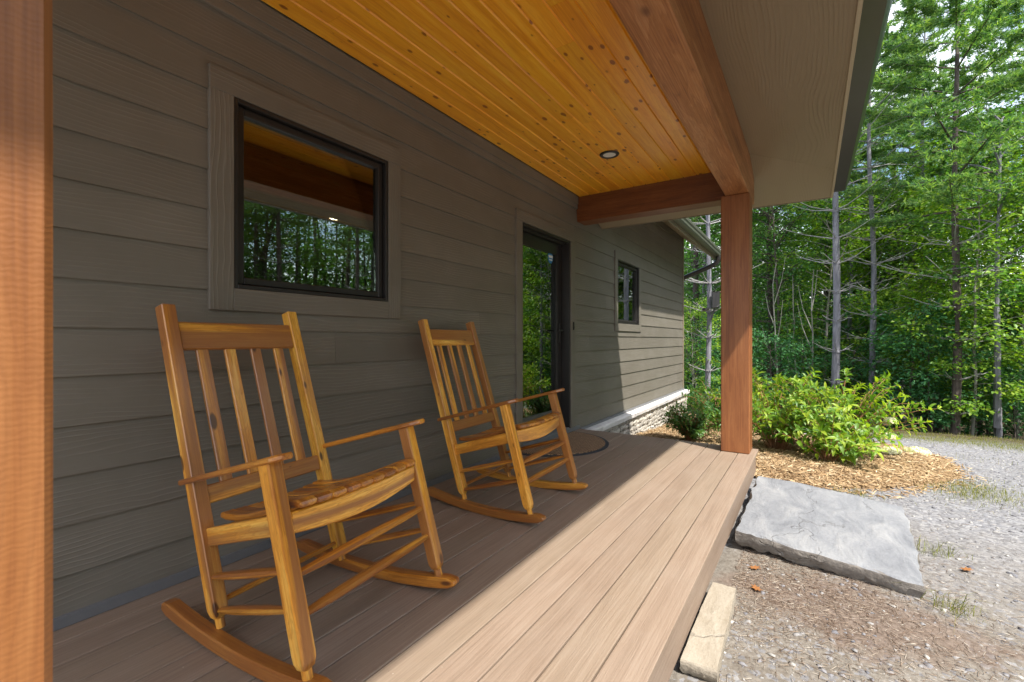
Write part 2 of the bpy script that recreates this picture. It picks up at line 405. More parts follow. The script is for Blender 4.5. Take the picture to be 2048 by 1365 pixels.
def mat_bark(name, dark, light, sc=14, patches=None):
    m, nt, _, L = nmat(name)
    tc = N(nt, 'ShaderNodeTexCoord').outputs['Object']
    n = noise(nt, scaled(nt, tc, (1, 1, 0.22)), sc, 5, 0.65)
    n2 = noise(nt, tc, 2.2, 3)
    c = ramp(nt, n, [(0.3, dark), (0.68, light)])
    c = mixc(nt, math_(nt, 'MULTIPLY', n2, 0.5), c, patches or light)
    return finish(m, nt, c, 0.9, n, 0.8, 0.03)
M['bark_grey'] = mat_bark('bark_grey', (0.10, 0.098, 0.112), (0.28, 0.275, 0.305), 10, (0.21, 0.208, 0.235))
M['bark_dark'] = mat_bark('bark_dark', (0.03, 0.024, 0.022), (0.12, 0.095, 0.08), 16, (0.10, 0.075, 0.06))
M['bark_pale'] = mat_bark('bark_pale', (0.16, 0.155, 0.13), (0.36, 0.34, 0.29), 12, (0.28, 0.27, 0.22))

M['bark_branch'] = mat_bark('bark_branch', (0.20, 0.19, 0.185), (0.42, 0.40, 0.39), 14, (0.34, 0.33, 0.32))
def ground_mat():
    m, nt, _, L = nmat('dirt_gravel')
    tc = N(nt, 'ShaderNodeTexCoord').outputs['Object']
    big = noise(nt, tc, 1.1, 4, 0.6)
    fine = noise(nt, tc, 42, 5, 0.7)
    vo = N(nt, 'ShaderNodeTexVoronoi', i_Scale=46.0); L.new(tc, vo.inputs['Vector'])
    sepc = N(nt, 'ShaderNodeSeparateColor'); L.new(vo.outputs['Color'], sepc.inputs[0])
    mid = noise(nt, tc, 9, 4, 0.65)
    dirt = ramp(nt, math_(nt, 'ADD', math_(nt, 'MULTIPLY', fine, 0.6), math_(nt, 'MULTIPLY', mid, 0.4)), [(0.28, (0.095, 0.078, 0.060)), (0.5, (0.185, 0.164, 0.138)), (0.72, (0.265, 0.245, 0.216))])
    stone = ramp(nt, math_(nt, 'ADD', math_(nt, 'MULTIPLY', sepc.outputs[0], 0.5), math_(nt, 'MULTIPLY', fine, 0.5)), [(0.2, (0.11, 0.115, 0.13)), (0.5, (0.215, 0.22, 0.24)), (0.8, (0.34, 0.34, 0.345))])
    xy = N(nt, 'ShaderNodeSeparateXYZ'); L.new(tc, xy.inputs[0])
    far = math_(nt, 'MULTIPLY', math_(nt, 'SUBTRACT', math_(nt, 'ADD', xy.outputs[0], math_(nt, 'MULTIPLY', big, 2.5)), 4.2), 0.6, clamp=True)
    isst = math_(nt, 'MULTIPLY', math_(nt, 'GREATER_THAN', sepc.outputs[1], 0.8), 0.6)
    gmask = math_(nt, 'MAXIMUM', math_(nt, 'MULTIPLY', far, math_(nt, 'ADD', 0.35, math_(nt, 'MULTIPLY', mid, 0.8))), math_(nt, 'MULTIPLY', isst, math_(nt, 'GREATER_THAN', big, 0.50)))
    c = mixc(nt, gmask, dirt, stone)
    # brown needle litter beside the step and deck
    lx = math_(nt, 'ABSOLUTE', math_(nt, 'SUBTRACT', xy.outputs[0], 2.75)); ly = math_(nt, 'ABSOLUTE', math_(nt, 'SUBTRACT', xy.outputs[1], -2.45))
    lit = math_(nt, 'SUBTRACT', 1.12, math_(nt, 'ADD', math_(nt, 'MULTIPLY', lx, 1.9), math_(nt, 'MULTIPLY', ly, 1.1)))
    lit = math_(nt, 'MULTIPLY', math_(nt, 'SUBTRACT', math_(nt, 'ADD', lit, noise(nt, tc, 7, 5, 0.7)), 0.78), 3.5, clamp=True)
    c = mixc(nt, math_(nt, 'MULTIPLY', lit, 0.75), c, ramp(nt, fine, [(0.3, (0.095, 0.064, 0.048)), (0.7, (0.215, 0.16, 0.125))]))
    # forest floor beyond the yard
    woods = math_(nt, 'MULTIPLY', math_(nt, 'SUBTRACT', math_(nt, 'ADD', xy.outputs[0], big), 10.6), 1.5, clamp=True)
    woods2 = math_(nt, 'MULTIPLY', math_(nt, 'SUBTRACT', math_(nt, 'MULTIPLY', xy.outputs[1], -1.0), 13.0), 0.8, clamp=True)
    c = mixc(nt, math_(nt, 'MAXIMUM', woods, woods2), c, ramp(nt, fine, [(0.3, (0.035, 0.03, 0.018)), (0.7, (0.10, 0.075, 0.045))]))
    h = math_(nt, 'ADD', math_(nt, 'MULTIPLY', fine, 0.5), math_(nt, 'MULTIPLY', math_(nt, 'SUBTRACT', 0.6, vo.outputs['Distance']), 0.3))
    return finish(m, nt, c, 0.95, h, 0.9, 0.012, spec=0.25)
M['ground'] = ground_mat()

def mulch_mat(name, lo, mid, hi):
    m, nt, _, L = nmat(name)
    tc = N(nt, 'ShaderNodeTexCoord').outputs['Object']
    n = noise(nt, tc, 34, 5, 0.7)
    c = ramp(nt, n, [(0.3, lo), (0.5, mid), (0.72, hi)])
    c = mixc(nt, math_(nt, 'MULTIPLY', noise(nt, tc, 1.7, 3), 0.35), c, lo)
    return finish(m, nt, c, 0.95, n, 1.0, 0.03, spec=0.2)
M['mulch'] = mulch_mat('mulch_base', (0.15, 0.09, 0.045), (0.32, 0.215, 0.115), (0.44, 0.32, 0.19))
def chip_mat(name, stops):
    m, nt, _, L = nmat(name)
    return finish(m, nt, ramp(nt, island(nt), stops), 0.9, spec=0.2)
M['chip'] = chip_mat('wood_chip', [(0.0, (0.17, 0.10, 0.05)), (0.3, (0.36, 0.235, 0.12)), (0.75, (0.48, 0.34, 0.19)), (1.0, (0.60, 0.48, 0.31))])
M['twig'] = chip_mat('twig_litter', [(0.0, (0.13, 0.085, 0.06)), (0.45, (0.25, 0.18, 0.13)), (0.85, (0.40, 0.33, 0.26)), (1.0, (0.55, 0.5, 0.42))])
M['pebble'] = chip_mat('pebble', [(0.0, (0.13, 0.13, 0.145)), (0.4, (0.22, 0.215, 0.225)), (0.8, (0.29, 0.28, 0.265)), (1.0, (0.40, 0.385, 0.355))])

def stone_mat(name, a, b, c_, sc=3.0, sidew=0.0):
    m, nt, _, L = nmat(name)
    tc = N(nt, 'ShaderNodeTexCoord').outputs['Object']
    w = noise(nt, scaled(nt, tc, (1.0, 2.6, 6.0)), sc, 6, 0.62, 0.6)
    f = noise(nt, tc, 60, 4, 0.7)
    c = ramp(nt, math_(nt, 'ADD', math_(nt, 'MULTIPLY', w, 0.75), math_(nt, 'MULTIPLY', f, 0.25)), [(0.32, a), (0.5, b), (0.68, c_)])
    hsv = N(nt, 'ShaderNodeHueSaturation'); L.new(c, hsv.inputs['Color']); L.new(math_(nt, 'ADD', math_(nt, 'MULTIPLY', island(nt), 0.45), 0.78), hsv.inputs['Value'])
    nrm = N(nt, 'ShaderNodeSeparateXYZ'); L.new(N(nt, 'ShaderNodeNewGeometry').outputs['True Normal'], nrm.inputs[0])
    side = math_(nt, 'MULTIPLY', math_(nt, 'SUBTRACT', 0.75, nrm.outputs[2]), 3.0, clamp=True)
    vein = N(nt, 'ShaderNodeTexVoronoi', feature='DISTANCE_TO_EDGE', i_Scale=1.0); wv_ = N(nt, 'ShaderNodeVectorMath', operation='ADD')
    L.new(scaled(nt, tc, (0.9, 3.0, 3.0)), wv_.inputs[0]); nz = N(nt, 'ShaderNodeTexNoise', i_Scale=3.5, i_Detail=5); L.new(tc, nz.inputs['Vector']); L.new(scaled(nt, nz.outputs['Color'], (.5, .9, .9)), wv_.inputs[1]); L.new(wv_.outputs[0], vein.inputs['Vector'])
    vm = math_(nt, 'MULTIPLY', math_(nt, 'SUBTRACT', 0.012, vein.outputs['Distance']), 60, clamp=True)
    vm = math_(nt, 'MULTIPLY', vm, math_(nt, 'GREATER_THAN', noise(nt, tc, 2.3, 2), 0.52))
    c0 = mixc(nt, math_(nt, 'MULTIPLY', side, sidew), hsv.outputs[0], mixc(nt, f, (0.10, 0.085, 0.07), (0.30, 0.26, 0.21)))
    c0 = mixc(nt, math_(nt, 'MULTIPLY', vm, 0.45 if sidew > 0 else 0.0), c0, (0.10, 0.095, 0.09))
    crack = math_(nt, 'SUBTRACT', noise(nt, scaled(nt, tc, (1, 3.2, 3.2)), 1.8, 5, 0.6), math_(nt, 'MULTIPLY', vm, 0.6 if sidew > 0 else 0.0))
    h = math_(nt, 'ADD', math_(nt, 'ADD', w, math_(nt, 'MULTIPLY', f, 0.25)), crack)
    return finish(m, nt, c0, 0.8, h, 0.55, 0.025, spec=0.3)
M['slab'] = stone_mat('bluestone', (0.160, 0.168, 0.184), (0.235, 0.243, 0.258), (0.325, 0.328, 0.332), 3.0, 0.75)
M['tan'] = stone_mat('tan_stone', (0.27, 0.225, 0.165), (0.345, 0.30, 0.235), (0.42, 0.375, 0.305), 3.0, 0.35)
M['veneer'] = stone_mat('veneer_stone', (0.24, 0.22, 0.20), (0.42, 0.39, 0.34), (0.56, 0.52, 0.45), 7)
M['mortar'] = simple('mortar', (0.10, 0.09, 0.08), 0.95, 0.3, 30)
M['ledge'] = stone_mat('ledge_stone', (0.52, 0.50, 0.49), (0.60, 0.58, 0.57), (0.68, 0.66, 0.64), 4)

# ------------------------------------------------------------------ camera, light, world
YAW = math.atan2(598, 920)
cam = bpy.data.cameras.new('camera'); cam.sensor_width = 36.0; cam.lens = 920 / 2048 * 36.0
cam.shift_y = -3.0 / 2048; cam.clip_start = 0.02; cam.clip_end = 1000
cam.dof.use_dof = True; cam.dof.focus_distance = 3.2; cam.dof.aperture_fstop = 10.0
co = bpy.data.objects.new('camera', cam); co.location = (0, -2.29, 1.04); co.rotation_euler = (R_(90), 0, YAW - R_(90))
link(co); SC.camera = co

SUN = Vector((-0.28, -0.565, 1.0)).normalized()
sl = bpy.data.lights.new('sun', 'SUN'); sl.energy = 4.1; sl.angle = R_(1.0); sl.color = (1.0, 0.95, 0.87)
so = bpy.data.objects.new('sun', sl); so.rotation_euler = SUN.to_track_quat('Z', 'Y').to_euler(); so.location = (-3, -6, 10); link(so)

w = bpy.data.worlds.new('World'); SC.world = w; w.use_nodes = True
nt = w.node_tree; nt.nodes.clear()
sky = N(nt, 'ShaderNodeTexSky', sky_type='NISHITA'); sky.sun_disc = False
sky.sun_elevation = math.asin(SUN.z); sky.sun_rotation = math.atan2(SUN.x, SUN.y); sky.air_density = 1.0; sky.dust_density = 1.5; sky.ozone_density = 1.0
tc = N(nt, 'ShaderNodeTexCoord').outputs['Generated']
cl = noise(nt, scaled(nt, tc, (1.5, 1.5, 3.2)), 1.6, 5, 0.55)
cf = math_(nt, 'MULTIPLY', math_(nt, 'SUBTRACT', cl, 0.45), 5.0, clamp=True)
skyc = mixc(nt, math_(nt, 'MULTIPLY', cf, 0.85), sky.outputs[0], (13.0, 13.2, 13.6))
bg = N(nt, 'ShaderNodeBackground', i_Strength=0.14); nt.links.new(skyc, bg.inputs[0])
wo = N(nt, 'ShaderNodeOutputWorld'); nt.links.new(bg.outputs[0], wo.inputs[0])
SC.view_settings.view_transform = 'Standard'; SC.view_settings.look = 'None'; SC.view_settings.gamma = 1.0
SC.view_settings.exposure = 1.0
try: SC.cycles.use_denoising = True
except Exception: pass
SC.cycles.max_bounces = 9; SC.cycles.diffuse_bounces = 5; SC.cycles.transparent_max_bounces = 12
SC.cycles.sample_clamp_indirect = 6.0

# ------------------------------------------------------------------ house
house = empty('house', (0, 0, 0), 0, 'house with olive brown lap siding, dark framed windows, glass door and covered porch', 'house')
W1 = (1.094, 2.030, 1.280, 2.177)      # window openings x0,x1,z0,z1
W2 = (6.186, 7.135, 1.265, 2.165)
DR = (3.656, 4.691, 0.045, 2.142)
TW = 0.105
XL, XR, ZT = -1.6, 10.17, 3.2
def hole(o, zlo, zhi):
    """x-interval cut out of a row by an opening with its trim"""
    x0, x1, z0, z1 = o
    zb = z0 - TW if o is not DR else -1
    if zhi > zb and zlo < z1 + TW: return (x0 - TW, x1 + TW)
    return None
sd = MB()
row = 0
while True:
    zb = 0.002 + 0.1805 * row
    if zb > ZT - 0.02: break
    zt = min(zb + 0.205, ZT)
    x_lo = XL
    segs = [(XL, XR - 0.06)]
    if zb + 0.03 > 2.54: segs = [(4.9, XR - 0.06)]
    # a board is cut where the trim crosses it; boards only partly crossed are notched in height
    cuts = []
    for o in (W1, W2, DR):
        x0, x1, z0, z1 = o
        lo = (z0 - TW) if o is not DR else -1.0
        hi = z1 + TW
        vis_hi = min(zb + 0.1805, ZT)
        if hi <= zb or lo >= vis_hi: continue
        cuts.append((x0 - TW, x1 + TW, lo, hi))
    def board(xa, xb, za, zc):
        # joints
        xs = [xa]
        x = xa
        st = XL + ((row * 1.37) % 3.6)
        while st < xb - 0.3:
            if st > xa + 0.3: xs.append(st)
            st += 3.6
        xs.append(xb)
        for k in range(len(xs) - 1):
            a, b = xs[k] + (0.0007 if k else 0), xs[k + 1] - (0.0007 if k < len(xs) - 2 else 0)
            f = lambda z: -0.021 + 0.013 * (z - zb) / 0.205
            y0, y1 = f(za), f(zc)
            ya = 0.0
            vs = [(a, y0, za), (b, y0, za), (b, y1, zc), (a, y1, zc), (a, ya, za), (b, ya, za), (b, ya, zc), (a, ya, zc)]
            g0 = random.random() * 50
            gs = [(g0 + p[0], 0.3 * row, p[2]) for p in vs]
            sd.add(vs, [[0, 1, 2, 3], [4, 7, 6, 5], [0, 4, 5, 1], [3, 2, 6, 7], [0, 3, 7, 4], [1, 5, 6, 2]], gs)
    for xa, xb in segs:
        cur = xa
        ztop = min(zt, 2.60) if xa < 4.8 else zt
        for c in sorted(cuts):
            if c[1] <= xa: continue
            if c[0] > cur:
                if xa < 4.8 and ztop < zt and c[0] > 4.9: pass
                board(cur, c[0], zb, zt)
            if c[2] > zb + 0.004: board(c[0], c[1], zb, min(zt, c[2]))
            if c[3] < zb + 0.1805 - 0.004: board(c[0], c[1], c[3], zt)
            cur = c[1]
        board(cur, xb, zb, zt)
    row += 1
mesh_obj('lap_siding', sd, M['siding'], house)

tr = MB()   # frieze, corner board, top mouldings
tr.box(XL, 4.87, -0.030, 0.0, 2.545, 2.688)
tr.box(XL, 4.87, -0.040, -0.0305, 2.600, 2.688)
mesh_obj('frieze_board', tr, M['siding'], house)
cb = MB(); cb.box(XR - 0.06, XR + 0.005, -0.03, 0.08, -0.02, ZT + 0.02, 'z'); mesh_obj('corner_board', cb, M['trim'], house)
# backing walls behind the boards, leaving the openings free
bk = MB()
def panel_with_holes(mb, x0, x1, z0, z1, y0, y1, holes):
    xs = sorted(set([x0, x1] + [h[0] for h in holes] + [h[1] for h in holes]))
    for a, b in zip(xs[:-1], xs[1:]):
        hs = [h for h in holes if h[0] < b - 1e-6 and h[1] > a + 1e-6]
        z = z0
        for h in sorted(hs, key=lambda q: q[2]):
            if h[2] > z + 1e-6: mb.box(a, b, y0, y1, z, h[2], ch=0)
            z = h[3]
        if z1 > z + 1e-6: mb.box(a, b, y0, y1, z, z1, ch=0)
panel_with_holes(bk, XL, XR, -0.02, ZT + 0.25, 0.0005, 0.14, [W1, W2, DR])
bk.box(XR - 0.02, XR, 0.14, 7.0, -0.02, 3.3, ch=0)
bk.box(XL, XL + 0.14, 0.14, 7.0, -0.02, 3.3, ch=0)
mesh_obj('wall_core', bk, M['room'], house)
es = MB()
for k in range(19):
    zb = 0.002 + 0.1805 * k
    es.box(XR + 0.001, XR + 0.016, 0.08, 7.0, zb, min(zb + 0.178, ZT + 0.1), 'y', 0)
mesh_obj('end_siding', es, M['siding'], house)
fl = MB(); fl.box(XL, 4.93, -0.034, -0.0005, 0.0015, 0.043, ch=0.001); mesh_obj('wall_flashing', fl, M['grey'], house)
fl = MB(); fl.box(4.94, XR, -0.045, -0.022, -0.02, 0.008, ch=0.001); mesh_obj('ledge_flashing', fl, M['grey'], house)

def window(op, parent, door=False):
    x0, x1, z0, z1 = op
    t = MB()
    y0, y1 = -0.034, 0.0
    t.box(x0 - TW, x0 - 0.0005, y0, y1, (z0 - TW) if not door else 0.044, z1 - 0.0005, 'z', 0.002)
    t.box(x1 + 0.0005, x1 + TW, y0, y1, (z0 - TW) if not door else 0.044, z1 - 0.0005, 'z', 0.002)
    t.box(x0 - TW, x1 + TW, y0 - 0.001, y1, z1, z1 + TW, 'x', 0.002)
    if not door: t.box(x0, x1, y0, y1, z0 - TW, z0 - 0.0005, 'x', 0.002)
    return t
for nm, op in (('window', W1), ('window', W2)):
    x0, x1, z0, z1 = op
    root = bpy.data.objects.new(nm, None); link(root, house); root.location = ((x0 + x1) / 2, 0, z0)
    dx, dz = -(x0 + x1) / 2, -z0
    def put(name, mb, mat, par):
        mb.v = [(p[0] + dx, p[1], p[2] + dz) for p in mb.v]
        return mesh_obj(name, mb, mat, par)
    put('window_trim', window(op, root), M['siding'], root)
    f = MB(); e = 0.020     # outer stepped frame then sash
    f.box(x0, x0 + e, -0.030, 0.10, z0, z1, 'z', 0.002); f.box(x1 - e, x1, -0.030, 0.10, z0, z1, 'z', 0.002)
    f.box(x0 + e, x1 - e, -0.030, 0.10, z0, z0 + e, 'x', 0.002); f.box(x0 + e, x1 - e, -0.030, 0.10, z1 - e, z1, 'x', 0.002)
    a, b, c, d = x0 + e + 0.005, x1 - e - 0.005, z0 + e + 0.005, z1 - e - 0.005; s = 0.034
    f.box(a, a + s, -0.004, 0.08, c, d, 'z', 0.003); f.box(b - s, b, -0.004, 0.08, c, d, 'z', 0.003)
    f.box(a + s, b - s, -0.004, 0.08, c, c + s, 'x', 0.003); f.box(a + s, b - s, -0.004, 0.08, d - s, d, 'x', 0.003)
    put('window_frame', f, M['black'], root)
    g = MB(); g.box(a + s, b - s, 0.022, 0.026, c + s, d - s, ch=0); put('pane', g, M['glass'], root)
    if op is W1:
        g = MB(); ee = 0.005
        g.box(a + s, b - s, 0.028, 0.06, d - s - ee, d - s, 'x', 0); g.box(b - s - ee, b - s, 0.028, 0.06, c + s, d - s - ee, 'z', 0)
        put('glazing_bead', g, M['trimlight'], root)

# door, set back in its jamb
x0, x1, z0, z1 = DR
door = bpy.data.objects.new('door', None); link(door, house)
mesh_obj('door_trim', window(DR, door, True), M['siding'], door)
f = MB(); e = 0.022
f.box(x0, x0 + e, -0.022, 0.14, z0, z1, 'z', 0.002); f.box(x1 - e, x1, -0.022, 0.14, z0, z1, 'z', 0.002)
f.box(x0 + e, x1 - e, -0.022, 0.14, z1 - e, z1, 'x', 0.002)
f.box(x0 + e, x1 - e, 0.03, 0.14, z1 - e - 0.02, z1 - e, 'x', 0.002)
mesh_obj('door_frame', f, M['black'], door)
f = MB(); f.box(x0 + e, x1 - e, -0.03, 0.14, 0.006, 0.055, 'x', 0.004); mesh_obj('threshold', f, M['grey'], door)
f = MB(); a, b, c, d = x0 + e + 0.004, x1 - e - 0.004, 0.062, z1 - e - 0.024; ya, yb = 0.075, 0.12
f.box(a, a + 0.105, ya, yb, c, d, 'z', 0.003); f.box(b - 0.105, b, ya, yb, c, d, 'z', 0.003)
f.box(a + 0.105, b - 0.105, ya, yb, d - 0.12, d, 'x', 0.003)
mesh_obj('door_stile', f, M['black'], door)
f = MB(); f.box(a + 0.105, b - 0.105, ya, yb, c, c + 0.20, 'x', 0.003); mesh_obj('bottom_rail', f, M['greyrail'], door)
f = MB(); f.box(a + 0.105, b - 0.105, 0.095, 0.10, c + 0.20, d - 0.12, ch=0); mesh_obj('pane', f, M['glass'], door)
h = MB(); h.box(b - 0.075, b - 0.035, 0.062, 0.0749, 1.0, 1.22, 'z', 0.004); h.tube([(b - 0.055, 0.062, 1.14), (b - 0.055, 0.03, 1.14), (b - 0.17, 0.03, 1.14)], 0.009, 10)
mesh_obj('handle', h, M['black'], door)
# window sticker on the door glass: blue octagon with a pale band and a lettered shield field
M['blue'] = simple('sticker_blue', (0.03, 0.22, 0.52), 0.3, 0.05, 10); M['palesticker'] = simple('sticker_white', (0.70, 0.76, 0.82), 0.3, 0.03, 10)
st = MB(); cx, cz, rx, rz = 4.435, 1.935, 0.055, 0.068
def octo(mb, y, sx, sz, th):
    ring = [[(cx + rx * sx * math.cos(R_(22.5 + 45 * k)), yy, cz + rz * sz * math.sin(R_(22.5 + 45 * k))) for k in range(8)] for yy in (y, y + th)]
    mb.rings(ring, ring)
octo(st, 0.0915, 1, 1, 0.003); so_ = mesh_obj('sticker', st, M['blue'], door)
st = MB(); st.box(cx - 0.045, cx + 0.045, 0.0895, 0.0914, cz - 0.005, cz + 0.022, ch=0)
st.box(cx - 0.035, cx + 0.035, 0.0895, 0.0914, cz - 0.034, cz - 0.020, ch=0)
mesh_obj('sticker_band', st, M['palesticker'], so_)

# stone ledge and stacked stone foundation beyond the deck
le = MB(); x = 4.96
for i, Lx in enumerate((0.42, 1.25, 1.3, 1.25, 1.1)):
    xe = min(x + Lx, XR + 0.08)
    prof = [(-0.13, -0.095), (-0.135, -0.045), (-0.12, -0.025), (0.0, -0.021), (0.0, -0.10)]
    n = 12; rings = []
    for k in range(n + 1):
        xx = x + 0.004 + (xe - x - 0.008) * k / n
        rings.append([(xx, y + (0.006 * (random.random() - .5) if y < -0.1 else 0), z + 0.005 * (random.random() - .5) * (y < -0.1)) for y, z in prof])
    le.rings(rings, rings); x = xe
mesh_obj('stone_ledge', le, M['ledge'], house)
fd = MB(); fd.box(4.94, XR, -0.06, 0.0, -1.1, -0.1, ch=0); fd.box(XR - 0.06, XR + 0.004, 0.0, 7.0, -1.1, -0.021, ch=0)
foundation = mesh_obj('foundation', fd, M['mortar'], house)
sv = MB(); x = 4.95
random.seed(3)
z = -0.105
def rock(mb, cx, cy, cz, ax, ay, az, n1=6, n2=8, jit=0.18, rot=0.0):
    rings = []
    for i in range(n1 + 1):
        ph = -math.pi / 2 + math.pi * i / n1
        r = []
        for k in range(n2):
            th = 2 * math.pi * k / n2
            j = 1 + jit * (random.random() - .5) * (0 < i < n1)
            sx, sy, sz = math.cos(ph) * math.cos(th), math.cos(ph) * math.sin(th), math.sin(ph)
            q = (abs(sx) ** 4 + abs(sy) ** 4 + abs(sz) ** 4) ** 0.25 or 1
            p = Vector((sx / q * ax * j, sy / q * ay * j, sz / q * az * j)); p.rotate(Matrix.Rotation(rot, 3, 'Y'))
            r.append((cx + p.x, cy + p.y, cz + p.z))
        rings.append(r)
    mb.rings(rings, rings, False)
while z > -0.95:
    hgt = random.uniform(0.05, 0.10); x = 4.95
    while x < XR - 0.02:
        wd = random.uniform(0.08, 0.26)
        if x + wd > XR: wd = XR - x
        rock(sv, x + wd / 2, -0.065, z - hgt / 2 + random.uniform(-.008, .008), wd / 2 * 1.02, 0.036, hgt / 2 * 1.0, 4, 8, 0.35, random.uniform(-.12, .12))
        x += wd
    z -= hgt
mesh_obj('stone_veneer', sv, M['veneer'], foundation)
random.seed(7)

# interior seen through the glass
rm = MB(); rm.box(XL, XR, 0.15, 7.0, -0.02, -0.001, ch=0); rm.box(XL + .14, XR - .02, 6.9, 7.0, 0, 2.6, ch=0)
mesh_obj('interior_wall', rm, M['room'], house)
ic = MB()
for k in range(48):
    ic.box(XL + .14, XR - .02, 0.15 + k * 0.14, 0.287 + k * 0.14, 2.60, 2.62, ch=0.002)
mesh_obj('interior_ceiling', ic, M['ceil'], house)
ib = MB(); ib.box(XL + .14, XR - .02, 1.7, 1.9, 2.30, 2.599, ch=0.004); mesh_obj('interior_beam', ib, M['beam'], house)
for p in ((3.72, 2.82), (6.4, 4.6), (1.6, 5.0)):
    lm = MB(); lm.disc((p[0], p[1], 2.592), 0.075, 0.0075); mesh_obj('interior_downlight', lm, M['lamp'], house)
pd = MB(); pd.disc((2.18, 2.25, 2.565), 0.07, 0.034); pd.tube([(2.18, 2.25, 2.57), (2.18, 2.25, 1.62)], 0.006, 8)
pd.disc((2.18, 2.25, 1.30), 0.22, 0.32, 32, 0.08)
tag(mesh_obj('pendant_lamp', pd, M['black'], None), 'black pendant lamp hanging inside behind the large window glass', 'lamp')

# ------------------------------------------------------------------ porch roof: ceiling, beams, soffit, eave, gutter (parts of the house)
EX0, EX1 = -0.95, 5.62
EY, EZ = -2.455, 2.470
ceil = MB(); nb = 12
random.seed(21)
y = -0.0415; pitch = 0.1285
for k in range(14):
    yb, ya = y, max(y - pitch, -1.615)
    if yb - ya < 0.02: break
    x = EX0
    first = True
    while x < 4.885:
        L_ = random.uniform(2.2, 4.2) if not first else random.uniform(0.8, 3.6); first = False
        xe = min(x + L_, 4.885)
        if 4.885 - xe < 0.4: xe = 4.885
        # V-groove board: chamfered lower edges
        c = 0.007
        prof = [(ya + 0.0005, 2.712), (ya + 0.0005, 2.690 + c), (ya + c, 2.690), (yb - c, 2.690), (yb - 0.0005, 2.690 + c), (yb - 0.0005, 2.712)]
        g0 = (random.random() * 50, random.random() * 9, random.random() * 9)
        rr = [[(xx, p, q) for p, q in prof] for xx in (x + .0006, xe - .0006)]
        gg = [[(g0[0] + xx, g0[1] + p, g0[2] + q - 2.69) for p, q in prof] for xx in (x + .0006, xe - .0006)]
        ceil.rings(rr, gg); x = xe
    y -= pitch
mesh_obj('porch_ceiling', ceil, M['ceil'], house)
random.seed(7)
def timber(x0, x1, y0, y1, z0, z1, ax, mat, name, ch=0.006):
    """sawn timber with slightly uneven edges"""
    m = MB(); n = 14
    p0, p1, W, H, up = {'x': ((x0, (y0 + y1) / 2, (z0 + z1) / 2), (x1, (y0 + y1) / 2, (z0 + z1) / 2), y1 - y0, z1 - z0, (0, 0, 1)),
                        'y': (((x0 + x1) / 2, y0, (z0 + z1) / 2), ((x0 + x1) / 2, y1, (z0 + z1) / 2), x1 - x0, z1 - z0, (0, 0, 1)),
                        'z': (((x0 + x1) / 2, (y0 + y1) / 2, z0), ((x0 + x1) / 2, (y0 + y1) / 2, z1), x1 - x0, y1 - y0, (0, 1, 0))}[ax]
    pr = [(i / n, 1 + 0.008 * (random.random() - .5), 1 + 0.008 * (random.random() - .5)) for i in range(n + 1)]
    m.bar(p0, p1, W, H, up, ch, pr)
    return mesh_obj(name, m, mat, house)
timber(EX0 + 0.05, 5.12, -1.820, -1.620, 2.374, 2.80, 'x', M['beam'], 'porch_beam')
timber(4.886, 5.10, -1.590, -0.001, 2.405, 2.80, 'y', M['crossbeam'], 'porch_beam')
timber(4.654, 4.897, -1.824, -1.585, 0.002, 2.372, 'z', M['cedar'], 'porch_post')
timber(-0.141, 0.1005, -1.824, -1.585, 0.002, 2.372, 'z', M['cedar'], 'porch_post')
# sloping soffit outside the beam, level boxed return past the cross beam
sf = MB(); zb_ = 2.745
def slab4(mb, pts, th, gax):
    up = [(p[0], p[1], p[2] + th) for p in pts]
    g = [(p[0] * gax[0] + p[1] * gax[1], p[0] * gax[1] + p[1] * gax[0], 0.0) for p in pts]
    mb.add(pts + up, [[0, 1, 2, 3], [7, 6, 5, 4], [0, 4, 5, 1], [1, 5, 6, 2], [2, 6, 7, 3], [3, 7, 4, 0]], g + g)
xj = 4.42
XB = 4.70
for a, b in ((EX0, 1.98), (1.982, XB)):
    slab4(sf, [(a, -1.80, zb_), (b, -1.80, zb_), (b, EY, EZ), (a, EY, EZ)], 0.012, (1, 0))
def wz(x, y):        # the boarding turns down to a level end
    t = (x - XB) / (EX1 - XB); return EZ + (zb_ - EZ) * (1 - t) * min(1.0, max(0.0, (y - EY) / (-1.80 - EY)))
xs_ = np.linspace(XB + .001, EX1, 9); ys_ = [EY + (-1.80 - EY) * k / 6 for k in range(7)]
vs = [(x, y, wz(x, y)) for x in xs_ for y in ys_]; m_ = len(ys_)
sf.add(vs, [[a * m_ + b, (a + 1) * m_ + b, (a + 1) * m_ + b + 1, a * m_ + b + 1] for a in range(8) for b in range(m_ - 1)], [(p[0], p[1], 0) for p in vs], True)
vs = [(x, y, wz(x, -1.8)) for x in np.linspace(5.101, EX1, 5) for y in (-1.80, -0.024)]
sf.add(vs, [[2 * a, 2 * a + 2, 2 * a + 3, 2 * a + 1] for a in range(4)], [(p[0], p[1], 0) for p in vs], True)
mesh_obj('porch_soffit', sf, M['soffit'], house)
ft = MB(); ft.box(EX0, EX1, EY - 0.020, EY, EZ - 0.008, EZ + 0.10, 'x', 0.002); mesh_obj('fascia_trim', ft, M['trimlight'], house)
en = MB(); en.box(EX1, EX1 + 0.018, EY - 0.02, -0.024, EZ - 0.006, EZ + 0.16, 'y', 0.002)
en.add([(EX1 + .001, -0.024, EZ + .16), (EX1 + .001, EY, EZ + .16), (EX1 + .001, -0.024, 3.62), (EX1 + .016, -0.024, EZ + .16), (EX1 + .016, EY, EZ + .16), (EX1 + .016, -0.024, 3.62)],
       [[0, 1, 2], [5, 4, 3], [0, 3, 4, 1], [1, 4, 5, 2], [2, 5, 3, 0]])
mesh_obj('gable_end', en, M['trim'], house)
